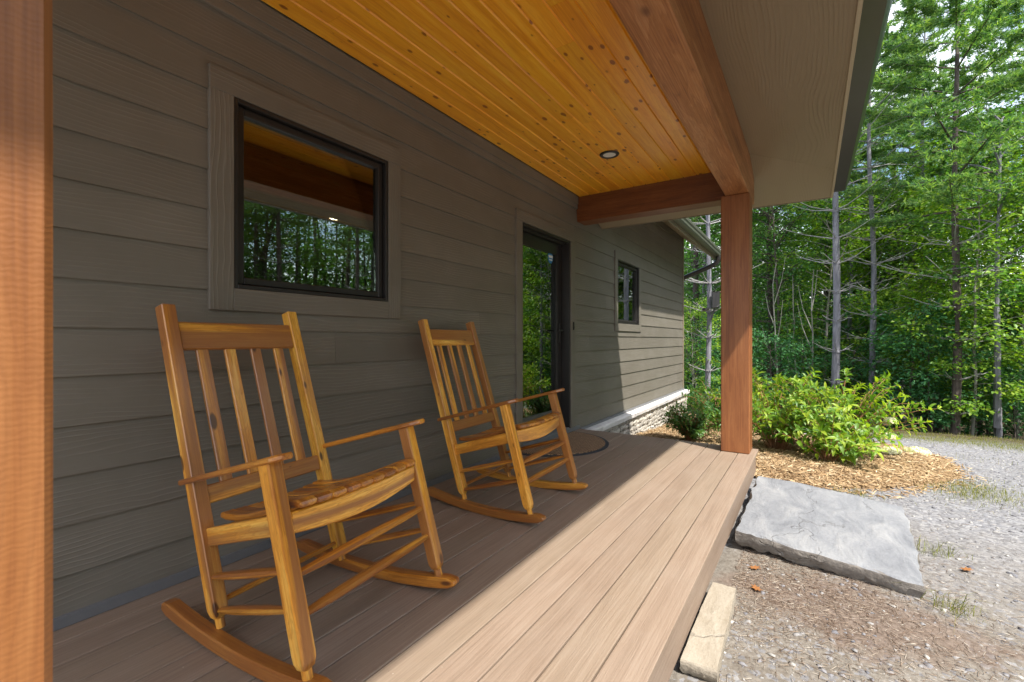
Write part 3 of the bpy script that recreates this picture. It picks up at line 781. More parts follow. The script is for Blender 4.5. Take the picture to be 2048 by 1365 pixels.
# gutter profile swept along x
def gutter(y0, z0, xa, xb, name, depth=0.125, hgt=0.12, mat='gutter'):
    prof = [(0, 0), (-0.085, 0), (-0.100, 0.020), (-0.104, 0.050), (-0.118, 0.072), (-0.124, 0.108), (-0.116, 0.120), (-0.112, 0.112), (-0.106, 0.076), (-0.094, 0.052), (-0.09, 0.022), (-0.08, 0.008), (-0.006, 0.008), (-0.006, 0.12), (0, 0.12)]
    m = MB(); rr = [[(x, y0 + p, z0 + q) for p, q in prof] for x in (xa, xb)]
    m.rings(rr, rr, False)
    for xx in (xa, xb):
        cap = [(0, 0), (-0.085, 0), (-0.104, 0.050), (-0.118, 0.072), (-0.122, 0.116), (0, 0.116)]
        m.rings([[(xx - .002, y0 + p, z0 + q) for p, q in cap], [(xx + .002, y0 + p, z0 + q) for p, q in cap]], [[(0, 0, 0)] * 6] * 2)
    return mesh_obj(name, m, M[mat], house)
gt = gutter(EY - 0.021, EZ + 0.004, EX0, EX1 - 0.16, 'porch_gutter')
# roofs
rf = MB()
def quad_slab(mb, p, th=0.03):
    q = [(a, b, c + th) for a, b, c in p]
    mb.add(p + q, [[0, 1, 2, 3], [7, 6, 5, 4], [0, 4, 5, 1], [1, 5, 6, 2], [2, 6, 7, 3], [3, 7, 4, 0]])
quad_slab(rf, [(EX0, EY - 0.06, 2.598), (EX1 + 0.03, EY - 0.06, 2.598), (EX1 + 0.03, -0.03, 3.63), (EX0, -0.03, 3.63)])
quad_slab(rf, [(XL - .3, -0.72, 2.955 - 0.09), (XR + 0.32, -0.72, 2.955 - .09), (XR + 0.32, 4.4, 6.85), (XL - .3, 4.4, 6.85)])
quad_slab(rf, [(XL - .3, 4.41, 6.85), (XR + 0.32, 4.41, 6.85), (XR + 0.32, 9.0, 3.2), (XL - .3, 9.0, 3.2)])
mesh_obj('roof', rf, M['shingle'], house)
gw = MB()
for xx in (XR - 0.02, XL):
    gw.add([(xx, 0.1, 3.3), (xx, 8.6, 3.3), (xx, 4.35, 6.8), (xx + .02, 0.1, 3.3), (xx + .02, 8.6, 3.3), (xx + .02, 4.35, 6.8)], [[0, 1, 2], [5, 4, 3], [0, 3, 4, 1], [1, 4, 5, 2], [2, 5, 3, 0]])
gw.box(XL, XR, 6.98, 7.1, -0.2, 4.6, ch=0)
mesh_obj('gable_wall', gw, M['siding'], house)
# main eave beyond the porch: soffit, fascia, gutter, downspout
ms = MB()
slab4(ms, [(5.66, -0.022, 3.185), (XR + 0.16, -0.022, 3.185), (XR + 0.16, -0.60, 2.715), (5.66, -0.60, 2.715)], 0.012, (1, 0))
mesh_obj('eave_soffit', ms, M['trimlight'], house)
mf = MB(); mf.box(5.66, XR + 0.18, -0.622, -0.601, 2.70, 2.86, 'x', 0.002); mesh_obj('eave_fascia', mf, M['trim'], house)
gutter(-0.623, 2.755, 5.66, XR + 0.20, 'eave_gutter', mat='guttergreen')
ds = MB()
A = Vector((XR + 0.09, -0.69, 2.755)); el = []
pts = [A + Vector((0, 0, 0.02)), A + Vector((0, 0.0, -0.06)), A + Vector((0.005, 0.025, -0.12)), A + Vector((0.01, 0.07, -0.165))]
B = Vector((XR + 0.06, -0.02, 2.36))
pts2 = [pts[-1], B, B + Vector((0.0, 0.07, -0.06)), B + Vector((0, 0.10, -0.14)), Vector((XR + 0.06, 0.08, -0.5))]
ds.tube(pts, [0.050] * 4, 10); ds.tube(pts2, [0.048] * 5, 10)
for k in range(7):     # crimped elbow
    p = pts[1].lerp(pts[3], k / 6); t = (pts[3] - pts[1]).normalized() * 0.006
    ds.tube([p - t, p + t], [0.055, 0.055], 10)
mesh_obj('downspout', ds, M['gutter'], house)
# deck flashed against the wall is a thing of its own
deck = empty('porch_deck', (2, -0.9, 0), 0, 'porch deck of grey brown composite boards in front of the house wall', 'deck')
DE = 4.93
dk = MB(); random.seed(5)
for k in range(13):
    ya = -1.872 + 0.1455 * k; yb = min(ya + 0.1392, -0.003)
    g0 = (random.random() * 50, random.random() * 9, random.random() * 9)
    dk.box(-1.4 - 2, DE - 2, ya + 0.9, yb + 0.9, -0.025, 0.0, 'x', 0.0025, g0)
mesh_obj('deck_boards', dk, M['deck'], deck)
dk = MB(); dk.box(-1.4 - 2, DE - 0.02 - 2, -1.852 + .9, -1.832 + .9, -0.215, -0.0255, 'x', 0.002); dk.box(DE - 0.04 - 2, DE - 0.02 - 2, -1.831 + .9, -0.065 + .9, -0.215, -0.0255, 'y', 0.002)
mesh_obj('fascia_board', dk, M['deck'], deck)
dk = MB()
for k in range(16): dk.box(-1.3 + 0.4 * k - 2, -1.26 + 0.4 * k - 2, -1.83 + .9, -0.05 + .9, -0.20, -0.0255, 'y', 0)
mesh_obj('joist', dk, M['black'], deck)
random.seed(7)

# ceiling light, door bell, mat
lt = empty('recessed_light', (3.906, -0.785, 2.690), 0, 'round recessed light with dark ring in the orange pine porch ceiling', 'ceiling light')
a = MB(); n = 40
prof = [(0.052, 0.0), (0.058, -0.010), (0.078, -0.012), (0.086, -0.004), (0.086, 0.0)]
rr = [[(math.cos(2 * math.pi * k / n) * r, math.sin(2 * math.pi * k / n) * r, z) for k in range(n)] for r, z in prof]
a.rings(rr, rr, True, caps=False); mesh_obj('light_ring', a, M['black'], lt)
a = MB(); a.disc((0, 0, -0.0065), 0.056, 0.005); mesh_obj('light_lens', a, M['white'], lt)
db = MB(); db.box(-0.011, 0.011, -0.012, 0, -0.045, 0.045, 'z', 0.003); db.tube([(0, -0.012, -0.012), (0, -0.016, -0.012)], 0.007, 12)
tag(mesh_obj('doorbell', db, M['black'], None, loc=(4.742, -0.0345, 1.193)), 'small black doorbell button on the trim right of the glass door', 'doorbell')
dm = empty('doormat', (4.12, -0.055, 0.0), 0, 'half round woven brown doormat with dark rim in front of the glass door', 'doormat')
def halfdisc(r, z0, z1, n=36):
    m = MB(); base = [(math.cos(math.pi + math.pi * k / n) * r, math.sin(math.pi + math.pi * k / n) * r) for k in range(n + 1)]
    rr = [[(x, y, z) for x, y in base] for z in (z0, z1)]; m.rings(rr, rr, True); return m
mesh_obj('mat_rim', halfdisc(0.60, 0.001, 0.008), M['rubber'], dm)
mesh_obj('mat_weave', halfdisc(0.565, 0.0085, 0.014), M['coir'], dm)

# ------------------------------------------------------------------ rocking chairs
def make_chair(name, label, grp):
    t = empty(name, (0, 0, 0), 0, label, 'rocking chair', grp)
    P = lambda l, f, z: Vector((l, -f, z))
    fwd = Vector((0, -0.960, 0.279))       # square to the leaning posts
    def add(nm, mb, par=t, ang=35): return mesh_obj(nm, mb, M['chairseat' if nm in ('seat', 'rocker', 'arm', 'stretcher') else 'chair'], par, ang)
    lz = lambda z: 0.861 - 0.165 * (z - 0.085) / 0.583           # front leg line
    pz = lambda z: 0.375 - 0.342 * (z - 0.068) / 1.097           # back post line
    endp = [(0, .55, .55), (0.012, .80, .80), (0.030, .97, .97), (0.045, 1, 1), (1, 1, 1)]
    for s in (-1, 1):
        m = MB(); m.bar(P(s * .2715, pz(.078), .078), P(s * .267, pz(1.167), 1.167), .048, .048, fwd, .003, endp)
        m.tube([P(s * .2715, pz(.055), .05), P(s * .2715, pz(.10), .10)], .015, 10); add('back_post', m)
        m = MB(); m.bar(P(s * .3225, lz(.085), .085), P(s * .320, lz(.672), .672), .050, .050, fwd, .005, [(0, .5, .5), (0.02, .78, .78), (0.05, .96, .96), (0.08, 1, 1), (1, 1, 1)])
        m.tube([P(s * .3225, lz(.055), .055), P(s * .3225, lz(.10), .10)], .016, 10); add('front_leg', m)
        m = MB(); pts, wh = [], []
        for k in range(25):
            u = k / 24; f = .085 + (.955 - .085) * u
            z = (f - .560) ** 2 / 2 / (2.2 if f > .56 else 2.6)
            hh = .046
            if u > .93: hh *= 1 - ((u - .93) / .07) ** 2 * .55
            if u < .05: hh *= 1 - ((.05 - u) / .05) ** 2 * .4
            pts.append(P(s * (.284 + (.324 - .284) * u), f, z + .0225 + .0005)); wh.append((.048, hh))
        m.sweep(pts, wh, (0, 0, 1), .005); add('rocker', m)
        m = MB(); pts, wh = [], []
        for k in range(15):
            u = k / 14; f = .185 + .60 * u
            wd = .034 + .010 * u + .030 * max(0, min(1, (u - .55) / .3)) ** 1.5
            if u > .9: wd *= math.sqrt(max(0.25, 1 - ((u - .9) / .105) ** 2))
            pts.append(P(s * (.288 + .036 * u), f, .531 + .284 * (f - .215) + .004)); wh.append((wd, .020))
        m.sweep(pts, wh, (0, 0, 1), .005); add('arm', m)
        m = MB(); fr, bk_ = .725, .325
        m.bar(P(s * .262, pz(.340) + .0, .340), P(s * .304, lz(.482), .482), .026, .062, (0, 0, 1), .004); add('seat_rail', m)
        for z in (.213, .105):
            zf = z + .143
            m = MB(); a_, b_ = P(s * .2715, pz(z), z), P(s * .321, lz(zf), zf)
            m.tube([a_.lerp(b_, q) for q in (0, .08, .3, .7, .92, 1)], [.011, .014, .019, .019, .014, .011], 10, flat=.75); add('stretcher', m)
    for z in (.336, .226):
        m = MB(); a_, b_ = P(-.322, lz(z), z), P(.322, lz(z), z)
        m.tube([a_.lerp(b_, q) for q in (0, .06, .2, .5, .8, .94, 1)], [.011, .014, .019, .021, .019, .014, .011], 10, flat=.8); add('stretcher', m)
    m = MB(); a_, b_ = P(-.2715, pz(.128), .128), P(.2715, pz(.128), .128)
    m.tube([a_.lerp(b_, q) for q in (0, .1, .5, .9, 1)], [.008, .010, .012, .010, .008], 10); add('stretcher', m)
    m = MB(); m.bar(P(-.2445, pz(1.052) + .004, 1.052), P(.2445, pz(1.052) + .004, 1.052), .024, .112, Vector((0, .298, .955)), .005); add('crest_rail', m)
    m = MB(); m.bar(P(-.247, pz(.478) + .004, .478), P(.247, pz(.478) + .004, .478), .024, .066, Vector((0, .298, .955)), .004); add('lower_back_rail', m)
    for x in (-.166, -.056, .056, .166):
        m = MB(); m.bar(P(x, pz(.50) + .002, .50), P(x, pz(1.005) + .002, 1.005), .046, .014, fwd, .003); add('back_slat', m)
    m = MB(); pts, wh = [], []     # bowed front rail
    for k in range(17):
        u = k / 16; l = -.297 + .594 * u; b = math.sin(math.pi * u)
        pts.append(P(l, .752 + .012 * b, .482 - .014 * b)); wh.append((.026, .066 + .024 * b))
    m.sweep(pts, wh, (0, 0, 1), .005, axis=(1, 0, 0)); add('front_rail', m)
    m = MB(); m.bar(P(-.247, .315, .342), P(.247, .315, .342), .026, .05, (0, 0, 1), .004); add('rear_rail', m)
    m = MB(); ns = 9
    for i in range(ns):
        u = (i + .5) / ns * 2 - 1
        path = [(.786, .524, .72), (.780, .530, .93), (.765, .533, 1), (.73, .527, 1), (.66, .496, 1), (.57, .460, 1), (.48, .430, 1), (.40, .410, 1), (.33, .400, 1), (.295, .400, .9)]
        dip = -.012 * (1 - u * u) + .006
        pts = [P(u * (.222 + .060 * (f - .295) / .49), f, z + dip) for f, z, q in path]
        wh = [((.0485 + .0135 * (f - .295) / .49) * min(1, q * 1.2), .022 * q) for f, z, q in path]
        m.sweep(pts, wh, (0, 0, 1), .0045)
    add('seat', m)
    return t
c1 = make_chair('rocking_chair', 'nearer golden wooden slat rocking chair, standing under the large window', 'wooden rocking chairs on the porch deck')
c1.location = (1.004, -0.179, 0.0005); c1.rotation_euler.z = 0.122
c2 = copy_tree(c1)
c2.location = (2.487, -0.096, 0.0005); c2.rotation_euler.z = 0.050
c2['label'] = 'farther golden wooden slat rocking chair, standing beside the doormat and glass door'

# ------------------------------------------------------------------ ground
def sstep(a, b, x):
    t = np.clip((x - a) / (b - a), 0, 1); return t * t * (3 - 2 * t)
def gz(x, y):
    x = np.asarray(x, float); y = np.asarray(y, float)
    z = -0.272 - 0.062 * np.clip(x - 4.7, 0, 5.6)
    z = z - 0.17 * np.clip(x - 10.5, 0, 12) * sstep(10.2, 12.5, x)
    z = z + 0.012 * np.sin(x * 2.3 + 1.1 * y) * np.sin(y * 1.9 - 0.7 * x) + 0.006 * np.sin(7.1 * x + 3.3 * y) * np.sin(5.7 * y - 2.2 * x)
    z = z + 0.15 * np.sin(0.31 * x + 0.5) * np.sin(0.27 * y) * sstep(11, 16, x)
    return z
def axis_pts(lo, a, b, hi, fine, grow=1.25):
    p = list(np.arange(a, b + 1e-6, fine)); s = fine; q = b
    while q < hi: s *= grow; q += s; p.append(min(q, hi))
    s = fine; q = a
    while q > lo: s *= grow; q -= s; p.insert(0, max(q, lo))
    return np.array(p)
gx = axis_pts(-60, 0.5, 11, 140, 0.09); gy = axis_pts(-90, -5, 0.5, 90, 0.09)
X, Y = np.meshgrid(gx, gy, indexing='ij')
Z = gz(X, Y)
nx, ny = X.shape
ii = np.arange(nx * ny).reshape(nx, ny)
F = np.stack([ii[:-1, :-1], ii[1:, :-1], ii[1:, 1:], ii[:-1, 1:]], -1).reshape(-1, 4)
ground = new_obj('ground', arr_mesh('ground', np.stack([X, Y, Z], -1).reshape(-1, 3), [F], M['ground'], smooth=True))
ground['kind'] = 'structure'

# mulch bed: from the deck end along the stone foundation and round the shrubs
BED = np.array([(4.915, -1.80), (4.95, -2.30), (5.3, -2.85), (5.95, -3.30), (6.6, -3.62), (7.4, -3.72), (8.1, -3.62), (8.55, -3.2), (8.7, -2.4), (9.3, -1.5), (10.3, -0.9), (10.9, -0.2), (10.9, 0.6), (10.2, 0.6), (10.2, -0.08), (4.97, -0.08)])
def inpoly(px, py, poly):
    inside = np.zeros(px.shape, bool); n = len(poly)
    for i in range(n):
        x1, y1 = poly[i]; x2, y2 = poly[(i + 1) % n]
        c = ((y1 > py) != (y2 > py)) & (px < (x2 - x1) * (py - y1) / (y2 - y1 + 1e-12) + x1)
        inside ^= c
    return inside
def edged(px, py, poly):
    d = np.full(px.shape, 1e9); n = len(poly)
    for i in range(n):
        a = poly[i]; b = poly[(i + 1) % n]; ab = b - a
        t = np.clip(((px - a[0]) * ab[0] + (py - a[1]) * ab[1]) / (ab @ ab), 0, 1)
        d = np.minimum(d, np.hypot(px - a[0] - t * ab[0], py - a[1] - t * ab[1]))
    return d
def bedz(x, y):
    d = edged(x, y, BED)
    return gz(x, y) + np.where(inpoly(x, y, BED), 0.006 + 0.075 * np.clip(d / 0.35, 0, 1) ** 0.7, -0.03) + 0.012 * np.sin(9 * x + 2 * y) * np.sin(8 * y - 3 * x)
bx = np.arange(4.9, 11.0, 0.06); by = np.arange(-3.85, 0.7, 0.06)
X, Y = np.meshgrid(bx, by, indexing='ij')
ins = inpoly(X, Y, BED) | (edged(X, Y, BED) < 0.07)
ins &= ~((X < 4.94) & (Y > -1.85)) & ~((X > 4.9) & (X < 10.18) & (Y > -0.03))
Z = bedz(X, Y); ii = np.arange(X.size).reshape(X.shape)
ok = ins[:-1, :-1] & ins[1:, :-1] & ins[1:, 1:] & ins[:-1, 1:]
F = np.stack([ii[:-1, :-1], ii[1:, :-1], ii[1:, 1:], ii[:-1, 1:]], -1)[ok]
mulch = new_obj('mulch_bed', arr_mesh('mulch_bed', np.stack([X, Y, Z], -1).reshape(-1, 3), [F], M['mulch'], smooth=True))
tag(mulch, 'raised bed of tan wood mulch under the shrubs beyond the deck', 'mulch bed', kind='structure')

def slivers(n, x, y, z, lmin, lmax, wr, mat, name, tilt=0.35, thick=0.5):
    """n small four-sided splinters lying about"""
    L_ = rng.uniform(lmin, lmax, n); a = rng.uniform(0, 2 * np.pi, n); el = rng.normal(0, tilt, n)
    d = np.stack([np.cos(a) * np.cos(el), np.sin(a) * np.cos(el), np.sin(el)], -1)
    s = np.stack([-np.sin(a), np.cos(a), np.zeros(n)], -1); u = np.cross(d, s)
    w = (L_ * wr * rng.uniform(.6, 1.4, n))[:, None]
    p = np.stack([x, y, z], -1); e = d * L_[:, None] / 2
    V = np.stack([p - e - s * w / 2, p - e + s * w / 2, p - e + u * w * thick, p + e - s * w * .35, p + e + s * w * .35, p + e + u * w * thick * .6], 1).reshape(-1, 3)
    b = np.arange(n)[:, None] * 6
    T = np.concatenate([b + np.array([0, 2, 1]), b + np.array([3, 4, 5])]); Q = np.concatenate([b + np.array(q) for q in ([0, 1, 4, 3], [1, 2, 5, 4], [2, 0, 3, 5])])
    return arr_mesh(name, V, [T, Q], mat)
# chips: denser towards the house corner of the bed the photo shows
n = 26000
x = 4.95 + 5.6 * rng.random(n) ** 1.5; y = rng.uniform(-3.8, 0.5, n)
k = (inpoly(x, y, BED) | (edged(x, y, BED) < 0.30 * rng.random(n) ** 2.5)) & ~((x < 4.95) & (y > -1.86)) & ~((y > -0.12) & (x < 10.2)); x, y = x[k], y[k]
zz = np.where(inpoly(x, y, BED), bedz(x, y), gz(x, y)) + 0.004
o = new_obj('wood_chips', slivers(len(x), x, y, zz, 0.02, 0.085, 0.16, M['chip'], 'wood_chips', 0.3))
tag(o, 'loose tan wood chips strewn over the mulch bed', 'wood chips', kind='stuff')

# gravel stones
def pebbles(n, x, y, rmin, rmax, name, mat, power=3.0):
    base = np.array([(1, 0, 0), (-.5, .87, 0), (-.5, -.87, 0), (.35, .6, .62), (-.7, 0, .62), (.35, -.6, .62)])
    a = rng.uniform(0, 6.28, n); r = rmin + (rmax - rmin) * rng.random(n) ** power
    sx, sy, sz = r * rng.uniform(.7, 1.5, n), r * rng.uniform(.6, 1.1, n), r * rng.uniform(.35, .9, n)
    B = base[None] + rng.normal(0, .13, (n, 6, 3))
    B = B * np.stack([sx, sy, sz], -1)[:, None, :]
    c, s = np.cos(a)[:, None], np.sin(a)[:, None]
    V = np.stack([B[..., 0] * c - B[..., 1] * s + x[:, None], B[..., 0] * s + B[..., 1] * c + y[:, None], B[..., 2] + gz(x, y)[:, None]], -1).reshape(-1, 3)
    b = np.arange(n)[:, None] * 6
    T = np.concatenate([b + np.array(q) for q in ([3, 4, 5], [0, 3, 5], [1, 4, 3], [2, 5, 4], [0, 1, 3], [1, 2, 4], [2, 0, 5])])
    return arr_mesh(name, V, [T], mat)
n = 60000
x = 1.6 + 8.4 * rng.random(n) ** 1.4; y = -1.95 - 5.0 * rng.random(n) ** 1.1
den = sstep(3.6, 6.0, x + 0.8 * np.sin(1.7 * y + x)) * 0.7 + 0.3
k = (rng.random(n) < den) & ~inpoly(x, y, BED) & ~((x > 3.1) & (x < 4.5) & (y > -2.8)); x, y = x[k], y[k]
o = new_obj('gravel', pebbles(len(x), x, y, 0.003, 0.018, 'gravel', M['pebble'], 5.0)); tag(o, 'grey crushed gravel scattered over the dirt yard', 'gravel', kind='stuff')
# needle and twig litter
n = 9000
x = rng.normal(2.85, 0.40, n); y = -1.93 - np.abs(rng.normal(0, 0.55, n))
x2 = 1.5 + 7.5 * rng.random(4000) ** 1.4; y2 = -1.95 - 3.6 * rng.random(4000)
x = np.concatenate([x, x2]); y = np.concatenate([y, y2]); k = ~inpoly(x, y, BED) & (y < -1.90); x, y = x[k], y[k]
o = new_obj('twig_litter', slivers(len(x), x, y, gz(x, y) + .004, 0.006, 0.042, 0.05, M['twig'], 'twig_litter', 0.12, 0.8)); tag(o, 'brown pine needles and twigs littering the dirt near the step', 'litter', kind='stuff')

# grass: strip along the crest, wisps at the bed edge and by the step
def blades(x, y, z, hmin, hmax, wr, name, mat, lean=0.5):
    n = len(x); h = rng.uniform(hmin, hmax, n); a = rng.uniform(0, 6.28, n); l = np.abs(rng.normal(0, lean, n))
    d = np.stack([np.cos(a), np.sin(a), 0 * a], -1); s = np.stack([-np.sin(a), np.cos(a), 0 * a], -1)
    p = np.stack([x, y, z], -1); w = (h * wr)[:, None]
    m = p + d * (h * l * .3)[:, None] + np.array([0, 0, 1]) * (h * .6)[:, None]
    t = p + d * (h * l)[:, None] + np.array([0, 0, 1]) * (h * np.clip(1 - .3 * l, .3, 1))[:, None]
    V = np.stack([p - s * w, p + s * w, m + s * w * .7, m - s * w * .7, t], 1).reshape(-1, 3)
    b = np.arange(n)[:, None] * 5
    return arr_mesh(name, V, [b + np.array([2, 3, 4]), b + np.array([0, 1, 2, 3])], mat)
n = 26000
x = rng.normal(10.25, 0.42, n); y = rng.uniform(-9, -1.6, n)
x2 = rng.normal(5.75, .32, 1500); y2 = -3.50 + rng.normal(0, .17, 1500) - (5.7 - x2) * -0.2
x3 = rng.normal(4.95, .10, 140); y3 = rng.normal(-2.62, .12, 140)
x4 = rng.uniform(6, 10, 1600); y4 = rng.uniform(-6, -3.6, 1600); k4 = np.sin(3 * x4 + y4) * np.sin(2.3 * y4 - x4) > .45; x4, y4 = x4[k4], y4[k4]
x = np.concatenate([x, x2, x3, x4]); y = np.concatenate([y, y2, y3, y4]); k = ~inpoly(x, y, BED); x, y = x[k], y[k]
o = new_obj('grass', blades(x, y, gz(x, y), 0.012, 0.06, 0.032, 'grass', M['grass'], 1.1)); tag(o, 'thin yellow green grass along the far edge of the gravel', 'grass', kind='stuff')
for (px_, py_, lab) in ((3.02, -2.86, 'small green grass tuft at the outer corner of the stone step'), (3.75, -2.93, 'sparse grass tuft along the outer side of the stone step')):
    n = 75; x = px_ + rng.normal(0, .035, n); y = py_ + rng.normal(0, .05, n)
    o = new_obj('grass_tuft', blades(x - px_, y - py_, np.zeros(n), 0.03, 0.11, 0.016, 'grass_tuft', M['grass'], 1.3), loc=(px_, py_, float(gz(px_, py_)))); tag(o, lab, 'grass tuft')

# stone step slab and tan block against the deck
def slab_mesh(outline, top, thick, name, mat, seed, n_sub=14, rough=0.006, jk=1.0):
    rs = np.random.default_rng(seed)
    wob = rs.normal(0, 1, len(outline) * n_sub); wob = (wob + .8 * np.roll(wob, 1) + .5 * np.roll(wob, 2) + .8 * np.roll(wob, -1)) * .6
    pts = []
    for i in range(len(outline)):
        a = np.array(outline[i]); b = np.array(outline[(i + 1) % len(outline)])
        for k in range(n_sub):
            t = k / n_sub; p = a + (b - a) * t
            nrm = np.array([(b - a)[1], -(b - a)[0]]); nrm = nrm / np.linalg.norm(nrm)
            pts.append(p + nrm * (wob[i * n_sub + k] * rough) * (0.4 if k == 0 else 1))
    pts = np.array(pts); c = pts.mean(0); m = len(pts)
    V = []; rings = []
    def ring(scale, dz, jit, zj):
        r = []
        for p in pts:
            q = c + (p - c) * scale + rs.normal(0, jit, 2)
            r.append(len(V)); V.append((q[0], q[1], top(q[0], q[1]) + dz + rs.normal(0, zj)))
        return r
    for s, dz, j, zj in ((0.2, 0.0, 0, 0), (0.6, 0.0, 0, 0), (0.9, 0.0, 0, 0.0006), (0.985, -0.001, .001, .001), (1.0, -0.008, .0015, .002), (1.006, -thick * .35, .004, .004), (1.0, -thick * .65, .006, .006), (0.985, -thick * .85, .006, .006), (0.96, -thick, .006, .008)):
        rings.append(ring(s, dz, j * jk, zj * jk))
    F4 = []
    for a, b in zip(rings[:-1], rings[1:]):
        for i in range(m): F4.append([a[i], b[i], b[(i + 1) % m], a[(i + 1) % m]])
    ct = len(V); V.append((c[0], c[1], top(*c) + .004)); cb_ = len(V); V.append((c[0], c[1], top(*c) - thick))
    F3 = [[ct, rings[0][i], rings[0][(i + 1) % m]] for i in range(m)] + [[cb_, rings[-1][(i + 1) % m], rings[-1][i]] for i in range(m)]
    me = arr_mesh(name, V, [np.array(F3), np.array(F4)], mat, smooth=True)
    me.set_sharp_from_angle(angle=R_(32)); return me
OX, OY = 3.72, -2.36
ol = [(3.185, -1.895), (3.60, -1.905), (4.08, -1.895), (4.55, -1.90), (4.57, -2.2), (4.44, -2.86), (3.80, -2.835), (3.06, -2.765), (3.13, -2.30)]
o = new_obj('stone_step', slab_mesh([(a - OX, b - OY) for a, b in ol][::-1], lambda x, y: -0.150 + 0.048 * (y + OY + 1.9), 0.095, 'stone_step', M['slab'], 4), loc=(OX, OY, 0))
tag(o, 'large flat blue grey stone slab used as step beside the deck', 'stone step')
OX, OY = 2.2, -1.93
ol = [(1.86, -1.862), (2.28, -1.860), (2.55, -1.866), (2.552, -1.975), (2.25, -1.983), (1.87, -1.995)]
o = new_obj('stone_block', slab_mesh([(a - OX, b - OY) for a, b in ol][::-1], lambda x, y: -0.205, 0.06, 'stone_block', M['tan'], 9, 14, .0012, .3), loc=(OX, OY, 0))
tag(o, 'long tan stone block lying on the dirt under the deck edge', 'stone block')
# dry leaves that stand out on the dirt, and the wood scrap by the gravel
def leaf_shape(L_, W_, lob):
    ring = []
    for k in range(14):
        t = 2 * math.pi * k / 14
        r = 1 + (lob if k % 2 else -lob)
        ring.append((math.cos(t) * L_ / 2 * r, math.sin(t) * W_ / 2 * r))
    return ring
for px_, py_, lab in ((3.17, -2.62 - .36, 'curled orange dry leaf on the gravel past the stone step'), (2.95, -2.02, 'orange dry leaf on brown litter between deck and stone step'), (2.72, -2.05, 'yellowish dry leaf on brown litter near the deck fascia')):
    if 'curled' in lab: px_, py_ = 3.55, -3.02
    m = MB(); r = leaf_shape(.060, .038, .34)
    m.rings([[(x, y, 0.012 + 0.10 * abs(x) * (1 + .4 * math.sin(9 * y)) + th) for x, y in r] for th in (0, .0012)], [[(x, y, 0) for x, y in r]] * 2)
    o = mesh_obj('dry_leaf', m, M['dryleaf'], None, loc=(px_, py_, float(gz(px_, py_)))); o.rotation_euler.z = random.random() * 6; tag(o, lab, 'leaf', 'fallen leaves by the step')
m = MB(); m.sweep([(0, 0, 0), (.3, .02, .006), (.7, -.01, .0)], [(.045, .022), (.06, .026), (.03, .018)], (0, 0, 1), .006)
o = mesh_obj('wood_scrap', m, M['bark_branch'], None, loc=(6.05, -4.15, float(gz(6.05, -4.15)) + .012)); o.rotation_euler.z = R_(-62); tag(o, 'flat weathered wood scrap lying on the gravel at the right edge', 'wood scrap')

# ------------------------------------------------------------------ plants
def rotz(v, a):
    c, s = np.cos(a), np.sin(a); return np.stack([v[..., 0] * c - v[..., 1] * s, v[..., 0] * s + v[..., 1] * c, v[..., 2]], -1)
def unit(v): return v / (np.linalg.norm(v, axis=-1, keepdims=True) + 1e-9)
def leaves(p, d, up, L_, wr=0.55, fold=0.18, droop=0.12, six=False):
    """leaf blades: p base, d direction, up rough normal"""
    d = unit(d); s = unit(np.cross(d, up)); u = np.cross(s, d); L_ = np.asarray(L_)[:, None]; n = len(p)
    w = L_ * wr / 2
    if six:
        a = p + d * L_ * .30; b = p + d * L_ * .68 - u * L_ * droop * .4; t = p + d * L_ - u * L_ * droop * 1.6
        V = np.stack([p, a - s * w * .9 + u * w * fold, a, a + s * w * .9 + u * w * fold, b - s * w * .75 + u * w * fold, b, b + s * w * .75 + u * w * fold, t], 1).reshape(-1, 3)
        q = np.arange(n)[:, None] * 8
        return V, np.concatenate([q + np.array(f) for f in ([0, 2, 1], [0, 3, 2], [4, 5, 7], [5, 6, 7])]), np.concatenate([q + np.array(f) for f in ([1, 2, 5, 4], [2, 3, 6, 5])])
    m = p + d * L_ * .45; t = p + d * L_ - u * L_ * droop
    V = np.stack([p, m - s * w + u * w * fold, t, m + s * w + u * w * fold], 1).reshape(-1, 3)
    q = np.arange(n)[:, None] * 4
    return V, np.concatenate([q + np.array([0, 2, 1]), q + np.array([0, 3, 2])]), None

